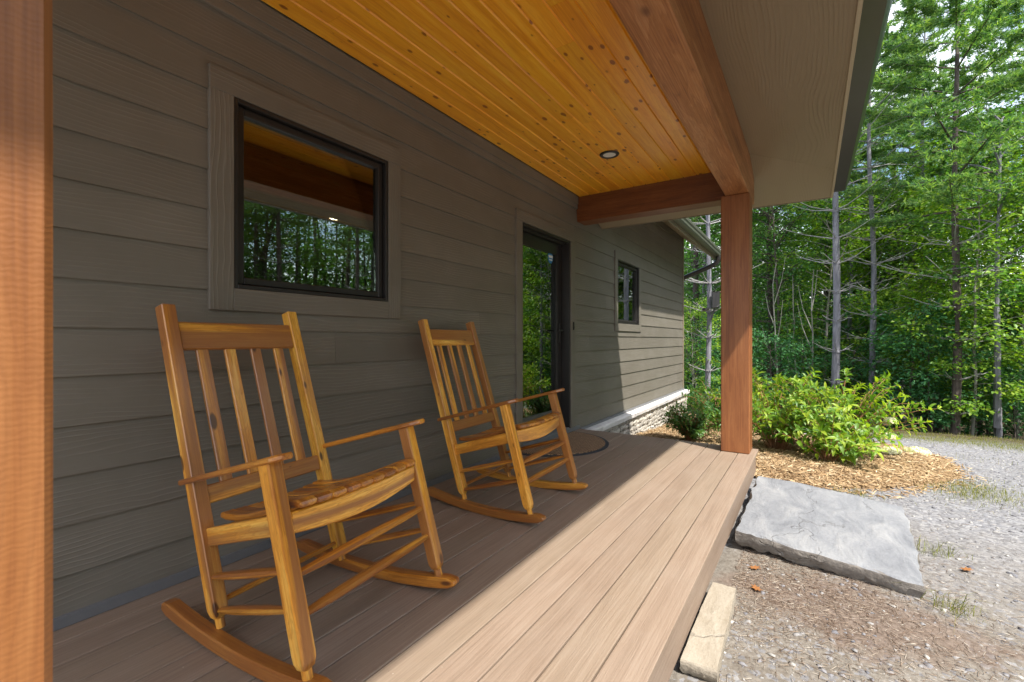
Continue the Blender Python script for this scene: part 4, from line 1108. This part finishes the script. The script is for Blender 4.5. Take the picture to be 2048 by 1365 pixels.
def tree_decid(H, cb, spread, nb, nl, ls, seed, mat, trunk_r, lean=0.06, bark='bark_pale', flat=0.10, twig=5):
    rs = np.random.default_rng(seed); random.seed(seed)
    tm = MB(); n = 9; bend = rs.normal(0, lean, 2)
    tp = [Vector((bend[0] * H * (k / n) ** 1.6 + rs.normal(0, .02), bend[1] * H * (k / n) ** 1.6 + rs.normal(0, .02), -0.6 + (H + .6) * k / n)) for k in range(n + 1)]
    tm.tube(tp, [trunk_r * (1.25 if k == 0 else 1) * (1 - .9 * k / n) + .006 for k in range(n + 1)], 8)
    P, D, U = [], [], []
    per = max(6, nl // nb)
    for i in range(nb):
        f = i / max(1, nb - 1); z = cb + (H - cb) * f ** 0.9
        az = i * 2.39996 + rs.normal(0, .35); ln = spread * (0.35 + 0.65 * math.sin(math.pi * (0.18 + 0.72 * (1 - f)))) * rs.uniform(.75, 1.2)
        k = (z + .6) / (H + .6) * n; k0 = min(int(k), n - 1); base = np.array(tp[k0].lerp(tp[k0 + 1], k - k0))
        el = rs.uniform(.1, .55) + .5 * f
        hd = np.array([math.cos(az), math.sin(az), 0])
        q = [base + hd * ln * t * math.cos(el * (1 - .6 * t)) + np.array([0, 0, 1]) * ln * (t * math.sin(el) - .28 * t * t) for t in np.linspace(0, 1, 6)]
        tm.tube([Vector(v) for v in q], [max(.004, trunk_r * .33 * (1 - .85 * t)) for t in np.linspace(0, 1, 6)], 5)
        t = rs.uniform(.25, 1.03, per) ** .8; seg = np.clip((t * 5).astype(int), 0, 4); fr = t * 5 - seg; Q = np.array(q)
        c = Q[seg] * (1 - fr[:, None]) + Q[seg + 1] * fr[:, None]
        sd = np.array([-hd[1], hd[0], 0]); wv = rs.normal(0, 1, per) * .24 * ln * (1.15 - .6 * t)
        p = c + sd * wv[:, None] + hd * (rs.normal(0, .10, per) * ln)[:, None] - np.array([0, 0, 1]) * (np.abs(wv) * .22 + rs.normal(0, flat * ln, per) * .8)[:, None]
        dd = hd * .8 + sd * np.sign(wv)[:, None] * rs.uniform(.2, 1.1, per)[:, None] + rs.normal(0, .35, (per, 3)) - np.array([0, 0, .25])
        P.append(p); D.append(dd); U.append(np.array([0, 0, 1]) + rs.normal(0, .42, (per, 3)))
    P, D, U = np.concatenate(P), np.concatenate(D), np.concatenate(U)
    V, T, _ = leaves(P, D, U, rs.uniform(.7, 1.3, len(P)) * ls, .62)
    return tm, arr_mesh('crown', V, [T], mat)

def tree_pine(H, cb, seed, trunk_r, wh=0.80, live=1.0, dead=True, bark='bark_grey', tufts=17, lean=(0, 0), blen=2.1, nn=15, reach=2.2):
    rs = np.random.default_rng(seed); random.seed(seed)
    tm = MB(); dm = MB(); n = 14
    tp = [Vector((lean[0] * H * k / n + .03 * math.sin(k * .9 + seed), lean[1] * H * k / n + .03 * math.cos(k * 1.1 + seed), -0.8 + (H + .8) * k / n)) for k in range(n + 1)]
    tm.tube(tp, [trunk_r * (1.15 if k == 0 else 1) * (1 - .86 * (k / n) ** 1.1) for k in range(n + 1)], 10)
    def at(z):
        k = (z + .8) / (H + .8) * n; k0 = max(0, min(int(k), n - 1)); return np.array(tp[k0].lerp(tp[k0 + 1], k - k0))
    P, D = [], []
    z = .5
    while z < H - .3:
        f = z / H; r = trunk_r * (1 - .86 * f)
        tm.tube([Vector(at(z - .035)), Vector(at(z)), Vector(at(z + .035))], [r * 1.02, r * 1.13, r * 1.02], 10)     # whorl collar
        nbr = rs.integers(3, 6) + (2 if z < cb else 0)
        a0 = rs.uniform(0, 6.28)
        for i in range(nbr):
            az = a0 + i * 6.28 / nbr + rs.normal(0, .25); hd = np.array([math.cos(az), math.sin(az), 0]); b = at(z)
            if z < cb:
                if not dead: continue
                ln = rs.uniform(.3, 1.0) * (.45 + reach * max(0, z - .8) / cb)
                q = [b + hd * ln * t + np.array([0, 0, 1]) * ln * (.16 * t + .20 * t * t) + rs.normal(0, .012, 3) for t in np.linspace(0, 1, 5)]
                dm.tube([Vector(v) for v in q], [max(.005, .0165 * (1 - .70 * t)) for t in np.linspace(0, 1, 5)], 5)
                if rs.random() < .7 and ln > .55:
                    s = np.array([-hd[1], hd[0], .3]) * rs.choice([-1, 1])
                    dm.tube([Vector(q[2]), Vector(q[2] + (hd * .6 + s) * .35 * ln)], [.0075, .004], 4)
            else:
                g = (z - cb) / (H - cb)
                ln = blen * (1.05 - .88 * g) * rs.uniform(.65, 1.1) * (0.75 + .25 * min(1, g * 5))
                up = .10 + .55 * g
                q = np.array([b + hd * ln * t + np.array([0, 0, 1]) * ln * (up * t - .12 * t * t + .10 * t ** 3) for t in np.linspace(0, 1, 7)])
                tm.tube([Vector(v) for v in q], [max(.005, .028 * ln / 2 * (1 - .8 * t)) for t in np.linspace(0, 1, 7)], 5)
                nt_ = int(tufts * live * (.6 + ln * .75))
                t = rs.uniform(.30, 1.0, nt_); seg = np.clip((t * 6).astype(int), 0, 5); fr = t * 6 - seg
                c = q[seg] * (1 - fr[:, None]) + q[seg + 1] * fr[:, None]
                sd = np.array([-hd[1], hd[0], 0]); lat = rs.normal(0, 1, nt_) * .24 * ln * (1.1 - .75 * t)
                c = c + sd * lat[:, None] + hd * (np.abs(lat) * .5)[:, None] + np.array([0, 0, 1]) * rs.normal(.02, .035, nt_)[:, None]
                P.append(c); D.append(hd * .9 + sd * (np.sign(lat) * .6)[:, None] + np.array([0, 0, .35]) + rs.normal(0, .25, (nt_, 3)))
        z += wh * rs.uniform(.8, 1.2) * (1 - .35 * f)
    P, D = np.concatenate(P), unit(np.concatenate(D)); m = len(P)
    P = np.repeat(P, nn, 0); D = np.repeat(D, nn, 0)
    off = rs.uniform(-.10, .06, len(P))[:, None] * D
    nd = unit(D * .75 + rs.normal(0, .62, D.shape))
    L_ = rs.uniform(.10, .17, len(P))[:, None]; w = .0135
    s = unit(np.cross(nd, rs.normal(0, 1, nd.shape))) * w
    V = np.stack([P + off - s, P + off + s, P + off + nd * L_], 1).reshape(-1, 3)
    return tm, arr_mesh('crown', V, [np.arange(len(P) * 3).reshape(-1, 3)], M['needle']), dm

def put_tree(kind, x, y, name, label, group, rz=0.0, sc=1.0, z=None):
    tm, cm, bark = kind
    r = empty(name, (x, y, float(gz(x, y)) if z is None else z), rz, label, 'tree', group)
    r.scale = (sc, sc, sc) if not hasattr(sc, '__len__') else sc
    new_obj('trunk', tm, r); new_obj('crown', cm, r)
    return r
def data_of(name, mb, mat):
    o = mesh_obj(name, mb, mat); d = o.data; bpy.data.objects.remove(o); return d
def mk(tm, cm, dm_or_bark, bark=None):
    if bark is None: return (data_of('trunk', tm, M[dm_or_bark]), cm, dm_or_bark)
    n0 = len(tm.f); o = len(tm.v)           # dead limbs grow out of the trunk: same mesh, paler bark
    tm.v += dm_or_bark.v; tm.g += dm_or_bark.g; tm.sm += dm_or_bark.sm; tm.f += [[i + o for i in f] for f in dm_or_bark.f]
    d = data_of('trunk', tm, M[bark]); d.materials.append(M['bark_branch'])
    d.polygons.foreach_set('material_index', [0] * n0 + [1] * (len(d.polygons) - n0))
    return (d, cm, bark)
CY, SY = math.cos(YAW), math.sin(YAW)
def PX(px, depth):
    u = (px - 1024) / 920; return (depth * (CY + u * SY), -2.29 + depth * (SY - u * CY))

G1 = 'tall pines at the edge of the wood'
pines = [
 (tree_pine(15.5, 8.6, 31, .108, tufts=22), 'bark_grey', 1672, 12.3, 0.4, 'tall straight grey pine trunk with dead whorled branches, just right of the porch eave corner'),
 (tree_pine(14.5, 7.6, 32, .088, lean=(.004, -.012)), 'bark_grey', 1749, 12.8, 2.1, 'slim grey pine trunk leaning slightly, second grey trunk right of the eave corner'),
 (tree_pine(12.6, 4.9, 33, .095, blen=2.5, tufts=44, bark='bark_dark'), 'bark_dark', 1912, 10.6, 1.2, 'bushy pine with its base on the far gravel edge, crown against the bright sky'),
 (tree_pine(15.0, 6.6, 34, .118, blen=2.8, tufts=38), 'bark_grey', 1847, 15.2, 5.2, 'dark pine with grey mid trunk whose foot is hidden by blue green saplings'),
 (tree_pine(16.0, 6.2, 35, .11, blen=2.8, tufts=38), 'bark_dark', 2110, 12.2, 3.3, 'pine at the right picture border reaching bright boughs into the sky gap'),
]
for (tm, cm, dm), bark, px_, dep, rz, lab in pines:
    put_tree(mk(tm, cm, dm, bark), *PX(px_, dep), 'pine_tree', lab, G1, rz)
KP = mk(*tree_pine(16.5, 7.4, 36, .17, tufts=34, blen=2.7), 'bark_dark')
for px_, dep, rz, sc, lab in ((1655, 17.5, 1.0, 1.0, 'thick reddish dark pine trunk directly behind the tall straight grey pine'),
                              (1790, 18.5, 2.6, .95, 'dark pine trunk in shade between the leaning grey pine and the bushy one'),
                              (1392, 18.0, 4.4, .9, 'dark pine trunk seen under the downspout beyond the house corner'),
                              (1540, 16.5, 5.5, .8, 'grey brown pine trunk in shade right of the far porch post'),
                              (1880, 19.5, .4, .95, 'far dark pine rising close behind the bushy pine and bright saplings')):
    put_tree(KP, *PX(px_, dep), 'pine_tree', lab, G1, rz, sc)
for x_, y_, rz, sc in ((7.2, -14.8, .3, .72), (10.4, -15.6, 2.0, .8), (13.4, -14.6, 4.0, .75), (4.9, -16.2, 5.2, .7), (16.5, -15.5, 1.2, .85), (19.5, -14.0, 3.2, .9)):
    put_tree(KP, x_, y_, 'pine_tree', 'pine across the clearing, mirrored in the large window', 'pines mirrored in the window', rz, sc)
KS = mk(*tree_pine(13.5, 6.4, 37, .075, tufts=17, blen=1.6), 'bark_grey')
for px_, dep, rz, sc, lab in ((1417, 11.9, .5, 1.0, 'thin grey pine carrying the black feeder, between house corner and porch post'),
                              (1700, 15.5, 2.5, 1.0, 'slender pine pole in the gap between the two grey pine trunks'),):
    put_tree(KS, *PX(px_, dep), 'pine_tree', lab, G1, rz, sc)

G2 = 'leafy trees in the wood'
B1 = mk(*tree_decid(5.6, .5, 1.6, 34, 7200, .100, 41, M['leaf_bright'], .035), 'bark_pale')
B2 = mk(*tree_decid(8.4, 1.3, 2.0, 42, 10000, .105, 42, M['leaf_bright'], .06), 'bark_pale')
D1 = mk(*tree_decid(9.2, 1.4, 2.3, 40, 7600, .12, 43, M['leaf_mid'], .085), 'bark_dark')
D2 = mk(*tree_decid(11.5, 2.2, 2.7, 46, 9500, .125, 44, M['leaf_mid'], .11), 'bark_grey')
S1 = mk(*tree_decid(2.9, .15, 1.15, 26, 2600, .10, 45, M['leaf_blue'], .03, flat=.14), 'bark_dark')
S2 = mk(*tree_decid(4.4, .3, 1.4, 30, 3600, .11, 46, M['leaf_blue'], .035, flat=.13), 'bark_dark')
F1 = mk(*tree_decid(7.2, 3.0, 1.8, 20, 2400, .10, 47, M['leaf_mid'], .078, lean=.03), 'bark_grey')
LT = [
 (B1, 1945, 10.9, .3, 1.0, 'bright yellow green layered sapling right beside the bushy pine foot'),
 (B1, 2030, 11.6, 2.0, 1.1, 'sunlit yellow green sapling behind the forked tree at the right border'),
 (B1, 1388, 12.6, 4.0, .56, 'small sunlit sapling with layered sprays between house corner and porch post'),
 (B1, 1884, 11.6, 5.0, .62, 'low yellow green sapling left of the bushy pine foot'),
 (B2, 1955, 13.2, 1.0, 1.1, 'tall bright leafy tree filling the space behind the bushy pine'),
 (B2, 1835, 14.6, 3.0, .9, 'bright leafy tree right of the leaning grey pine trunk'),
 (B2, 2095, 13.8, 4.6, 1.0, 'bright leafy tree at the extreme right of the wood'),
 (B2, 1700, 19.0, 2.2, 1.05, 'pale green leafy tree in the sky gap between the two grey pine trunks'),
 (F1, 1991, 10.5, .7, 1.0, 'forked grey trunk tree with bare lower stem on the grass crest'),
 (D1, 1565, 15.0, .2, .86, 'mid green tree right behind the hydrangea beside the far post'),
 (D1, 1640, 18.0, 1.6, 1.0, 'mid green tree behind the dead branches left of the tall grey pine'),
 (D1, 1725, 17.0, 3.4, .9, 'mid green tree closing the gap behind the two grey pine trunks'),
 (D1, 1875, 17.0, 5.1, 1.0, 'mid green tree behind the dark pine with grey mid trunk'),
 (D1, 1460, 17.5, 2.9, .95, 'shaded green tree hidden partly by the far porch post'),
 (D2, 1510, 21.0, .9, .95, 'large green tree just right of the far porch post, deeper in the wood'),
 (D2, 1600, 23.0, 2.4, 1.0, 'large green tree whose crown meets the lower edge of the porch eave'),
 (D2, 1800, 21.5, 4.1, 1.0, 'large dark green tree deep between the leaning pine and the bushy pine'),
 (D2, 1920, 23.0, 5.7, 1.05, 'large green tree deep behind the bushy pine'),
 (D2, 2035, 20.5, 1.3, 1.0, 'large green tree deep in the wood at the right border'),
 (D2, 1400, 21.5, 3.7, 1.0, 'large green tree seen beneath the far roof gutter'),
 (B2, 1645, 14.6, 5.3, .85, 'bright leafy tree just left of the tall straight grey pine'),
 (B2, 1780, 16.0, .6, 1.0, 'bright leafy tree behind the gap right of the leaning grey pine'),
]
for k, px_, dep, rz, sc, lab in LT: put_tree(k, *PX(px_, dep), 'leafy_tree', lab, G2, rz, sc)
for k, px_, dep, rz, sc in ((B2, 2190, 12.2, .5, 1.0), (B2, 2330, 11.2, 2.5, 1.1), (D1, 2270, 14, 1.1, 1.0), (B2, 2480, 10.6, 4.5, 1.0), (D1, 2430, 13, 3.1, 1.0), (B2, 2650, 10.0, 5.5, 1.1), (D1, 2600, 12.2, .2, 1.0), (D2, 2800, 11, 1.7, 1.0), (B2, 2900, 9.6, 3.3, 1.0), (D2, 3100, 9.5, 2.2, 1.0)):
    put_tree(k, *PX(px_, dep), 'leafy_tree', 'leafy tree mirrored in the glass of the door and small window', 'trees mirrored in the panes', rz, sc)
G3 = 'low saplings along the wood edge'
for k, px_, dep, rz, sc, lab in ((S1, 1815, 11.6, .4, 1.0, 'dense blue green sapling right of the hydrangea tips'), (S1, 1858, 11.2, 2.2, .85, 'dense blue green sapling left of the bushy pine foot'),
   (S2, 1745, 14.2, 4.0, .9, 'blue green sapling around the foot of the leaning grey pine'), (S1, 1700, 13.4, 1.1, .8, 'low dark sapling between the feet of the two grey pines'),
   (S2, 2058, 12.4, 5.2, .9, 'dark green sapling below the forked tree at the right border'), (S1, 1610, 13.2, 3.0, .8, 'low green sapling behind the middle of the hydrangea'),
   (S2, 1640, 15.4, .2, .8, 'dark sapling left of the tall grey pine foot'), (S1, 1545, 12.8, 4.8, .8, 'low sapling behind the left end of the hydrangea'),
   (S2, 1440, 15.0, 2.0, .8, 'dark sapling behind the far porch post'), (S1, 1385, 13.6, .8, .8, 'low dark sapling at the house corner'), (S2, 1935, 13.0, 1.7, .8, 'shaded sapling behind the bushy pine foot'),
   (S1, 1975, 12.2, 3.6, .9, 'dark low sapling between the bushy pine and the forked tree'), (S1, 1888, 11.3, 5.5, .5, 'knee high sapling touching the left side of the bushy pine foot'),
   (S1, 1950, 11.1, .9, .55, 'knee high sapling halfway between the bushy pine and the forked tree'), (S1, 2030, 11.2, 2.7, .6, 'knee high sapling just right of the forked tree foot'), (S2, 2075, 11.5, 4.4, .6, 'low sapling at the right border of the wood edge')):
    put_tree(k, *PX(px_, dep), 'sapling', lab, G3, rz, sc)
# bare pale poles standing in the shade
G4 = 'bare pale poles in the shade'
for px_, dep, H, ln, lab in ((1556, 13.2, 4.6, (-.05, .02), 'pale bare pole, leftmost above the hydrangea'), (1600, 13.6, 4.2, (.0, .05), 'pale bare pole forking left, above the middle of the hydrangea'),
                             (1622, 12.9, 4.4, (.01, -.01), 'pale bare upright pole nearest the tall grey pine'), (1402, 12.9, 4.8, (.09, .22), 'pale bare pole leaning left beyond the house corner')):
    m = MB(); random.seed(int(px_)); x, y = PX(px_, dep)
    P_ = [Vector((ln[0] * z + random.gauss(0, .03), ln[1] * z + random.gauss(0, .03), z)) for z in np.linspace(-.3, H, 9)]
    m.tube(P_, [.032 * (1 - .7 * k / 8) for k in range(9)], 6)
    for k in (3, 4, 5, 6):
        a = random.random() * 6.28; q = P_[k]; L_ = random.uniform(.7, 1.4)
        m.tube([q, q + Vector((math.cos(a) * .25 * L_, math.sin(a) * .25 * L_, .55 * L_)), q + Vector((math.cos(a) * .38 * L_, math.sin(a) * .38 * L_, L_ * 1.1))], [.015, .010, .004], 5)
    o = mesh_obj('bare_sapling', m, M['bark_pale'], None, loc=(x, y, float(gz(x, y)))); tag(o, lab, 'tree', G4)

# far wood that reads as one mass: trunks and leaves, behind and (mirrored in the panes) across the clearing
def wood_mass(name, label, fx, n_leaf, n_trunk, seed, top, size):
    rs = np.random.default_rng(seed); tm = MB(); random.seed(seed)
    P = []
    for i in range(n_trunk):
        x, y = fx(rs); z = float(gz(x, y)); h = top(x, y) * rs.uniform(.75, 1.08); r = rs.uniform(.06, .16)
        tm.tube([Vector((x, y, z - .5)), Vector((x + rs.normal(0, .2), y + rs.normal(0, .2), z + h * .5)), Vector((x + rs.normal(0, .3), y + rs.normal(0, .3), z + h))], [r, r * .7, r * .15], 6)
        m = n_leaf // n_trunk; nc = 34
        cz = z + h * rs.uniform(.02, 1.0, nc); rad = (0.55 + 2.0 * np.sin(np.pi * np.clip((cz - z) / h, .1, .97)) ** .7)
        a = rs.uniform(0, 6.28, nc); rr = rad * np.sqrt(rs.uniform(0, 1, nc))
        C = np.stack([x + np.cos(a) * rr, y + np.sin(a) * rr, cz], -1)
        w_ = rs.integers(0, nc, m)
        P.append(C[w_] + rs.normal(0, 1, (m, 3)) * np.array([.55, .55, .26]))
    P = np.concatenate(P)
    V, T, _ = leaves(P, rs.normal(0, 1, P.shape) * np.array([1, 1, .4]), np.array([0, 0, 1]) + rs.normal(0, .5, P.shape), rs.uniform(.6, 1.3, len(P)) * size, .65)
    nt_v = len(tm.v); mv = np.concatenate([np.array(tm.v), V]); q4 = np.array([f for f in tm.f if len(f) == 4])
    me = arr_mesh(name, mv, [q4, T + nt_v], [M['bark_dark'], M['leaf_mid'], M['box']], np.concatenate([np.zeros(len(q4)), 1 + (np.tile(np.arange(len(P)) // 900 % 2, 2))]).astype(int))
    o = new_obj(name, me); tag(o, label, 'wood', kind='stuff'); return o
def back(rs):
    d = rs.uniform(24, 40); return PX(rs.uniform(1250, 2350), d)
wood_mass('forest', 'distant shady green wood behind the single trees', back, 110000, 110, 61, lambda x, y: 13.5 if (y + 2.29) > -.115 * x else 8.0, .26)
def deep(rs):
    d = rs.uniform(41, 52); return PX(rs.uniform(1250, 2500), d)
wood_mass('forest', 'deep dark wood farthest behind the pines', deep, 50000, 60, 63, lambda x, y: 14.0 if (y + 2.29) > -.115 * x else 9.5, .55)
def side2(rs):
    x = rs.uniform(-16, 50); return x, -rs.uniform(27, 33)
wood_mass('woodland', 'deep dark wood farthest across the clearing, mirrored in the panes', side2, 60000, 70, 64, lambda x, y: 9.5 + 1.5 * math.sin(x * .7), .55)
def side(rs):
    x = rs.uniform(-14, 36); return x, -rs.uniform(16.5, 25)
wood_mass('woodland', 'green wood across the clearing, mirrored in the window and door panes', side, 270000, 130, 62, lambda x, y: 11.5 + 3.0 * math.sin(x * .9), .16)

# ------------------------------------------------------------------ shrubs
def hydrangea(seed, nst, H, R, mat, ls, spread=1.0, pairs=9):
    rs = np.random.default_rng(seed); random.seed(seed); sm = MB(); P, D, U, S = [], [], [], []
    for i in range(nst):
        az = rs.uniform(0, 6.28); out = R * rs.uniform(.25, 1.0) ** .7; h = H * rs.uniform(.45, 1.0) * (1.08 - .42 * (out / R) ** 2)
        hd = np.array([math.cos(az), math.sin(az), 0]); b = hd * rs.uniform(.02, .18) * R
        ts = np.linspace(0, 1, 7)
        q = np.array([b + hd * out * t ** 1.25 + np.array([0, 0, 1]) * h * (1 - (1 - t) ** 1.5) + rs.normal(0, .008, 3) for t in ts])
        sm.tube([Vector(v) for v in q], [.0065 * (1 - .65 * t) for t in ts], 5)
        npair = pairs; t = np.linspace(.22, 1.0, npair)
        for j, tt in enumerate(t):
            sg = min(int(tt * 6), 5); fr = tt * 6 - sg; c = q[sg] * (1 - fr) + q[sg + 1] * fr; tg = unit(q[sg + 1] - q[sg])
            a0 = j * 1.57 + i; s1 = unit(np.cross(tg, np.array([.1, .2, 1]))); s2 = np.cross(s1, tg)
            tip = tt > .86
            for k in range(4 if tip else 2):
                an = a0 + (k * np.pi if not tip else k * np.pi / 2)
                r = s1 * math.cos(an) + s2 * math.sin(an)
                P.append(c); D.append(r + tg * (.75 if tip else .35) + rs.normal(0, .22, 3) + np.array([0, 0, .10])); U.append(tg + np.array([0, 0, 1.1]) + rs.normal(0, .25, 3)); S.append(ls * rs.uniform(.45, 1.25) * (.8 if tip else 1))
    V, T, Q = leaves(np.array(P), np.array(D), np.array(U), np.array(S), .38, .35, .16, six=True)
    return sm, arr_mesh('foliage', V, [T, Q], mat)
def flower_head(par, loc, r, seed):
    rs = np.random.default_rng(seed); n = 260
    d = unit(rs.normal(0, 1, (n, 3))); d[:, 2] = np.abs(d[:, 2]) * .8 - .1
    p = d * r * np.array([1, 1, .62]) * rs.uniform(.85, 1.0, (n, 1)); V, T = [], []
    u = unit(d + rs.normal(0, .25, d.shape))
    allV = []
    for k in range(4):
        s = unit(np.cross(u, np.array([.3, .1, 1.]))); t = np.cross(s, u); a = k * np.pi / 2
        dr = s * math.cos(a) + t * math.sin(a)
        v, tt, _ = leaves(p, dr, u, np.full(n, .026), .95, .1, .05); T.append(tt + len(allV) * n * 4); allV.append(v)
    o = new_obj('flower_head', arr_mesh('flower_head', np.concatenate(allV), [np.concatenate(T)], M['petal']), par, loc)
    return o
def shrub(name, x, y, sm, fm, label, group, heads=(), bark='stem'):
    z = float(bedz(np.array(x), np.array(y)))
    r = empty(name, (x, y, z), 0, label, 'shrub', group)
    mesh_obj('stem', sm, M[bark], r); new_obj('foliage', fm, r)
    for i, (hx, hy, hz, hr) in enumerate(heads): flower_head(r, (hx - x, hy - y, hz - z), hr, 70 + i)
    return r
G5 = 'hydrangeas in the mulch bed'
M['stem'] = simple('stem_brown', (0.26, 0.12, 0.05), 0.7, 0.2, 20)
shrub('hydrangea', 6.75, -2.55, *hydrangea(51, 74, 1.00, .78, M['shrub'], .105, pairs=11), 'large yellow green hydrangea with white heads low on its right, in the mulch', G5,
      [(6.42, -2.965, -.02, .095), (6.5, -3.02, .15, .05), (6.27, -2.61, -.265, .105), (7.55, -3.40, -.365, .13), (7.15, -3.10, -.31, .10), (6.2, -2.32, .08, .04)])
shrub('hydrangea', 6.55, -1.95, *hydrangea(52, 74, 1.02, .76, M['shrub'], .10, pairs=12), 'yellow green hydrangea directly behind the far porch post', G5)
shrub('hydrangea', 6.05, -2.45, *hydrangea(53, 30, .60, .50, M['shrub'], .12, pairs=8), 'low drooping hydrangea at the front of the bed beside the deck corner', G5)
def evergreen(seed, n_st, H, R, mat, ls):
    return hydrangea(seed, n_st, H, R, mat, ls, pairs=12)
G6 = 'evergreen shrubs by the foundation'
shrub('evergreen_shrub', 6.30, -0.98, *evergreen(54, 90, .50, .34, M['box'], .065), 'small dark evergreen shrub in the mulch close behind the deck end', G6)
shrub('evergreen_shrub', 8.05, -1.10, *evergreen(55, 90, .85, .60, M['leaf_mid'], .085), 'taller green evergreen shrub farther along the foundation, left of the porch post', G6)
shrub('evergreen_shrub', 9.9, -1.25, *evergreen(56, 60, .95, .65, M['leaf_mid'], .085), 'evergreen shrub nearest the house corner, left of the porch post', G6)

# black feeder strapped to the thin grey pine
fx, fy = PX(1431, 11.7)
fd_ = empty('bird_feeder', (fx, fy, 1.97), 0.3, 'black box feeder on a pale bar strapped to the thin grey pine beyond the post', 'feeder')
m = MB(); m.box(-.09, .09, -.09, .09, -.13, .27, 'z', .01); m.tube([(0, 0, .27), (0, 0, .29)], [.10, .10], 12); mesh_obj('box', m, M['black'], fd_)
m = MB(); m.box(-.10, .10, -.105, -.092, .262, .285, 'x', .002); mesh_obj('rim', m, M['trimlight'], fd_)
m = MB(); m.bar((-.02, .34, -.21), (.0, -.02, -.14), .04, .03, (0, 0, 1), .004); mesh_obj('bracket', m, M['bark_pale'], fd_)
m = MB(); m.bar((0, .02, -.14), (0.0, .10, -.42), .05, .04, (0, 1, 0), .006); m.tube([(-.02, .24, -.18), (-.02, .24, -.13)], [.09, .09], 14); mesh_obj('strap', m, M['black'], fd_)
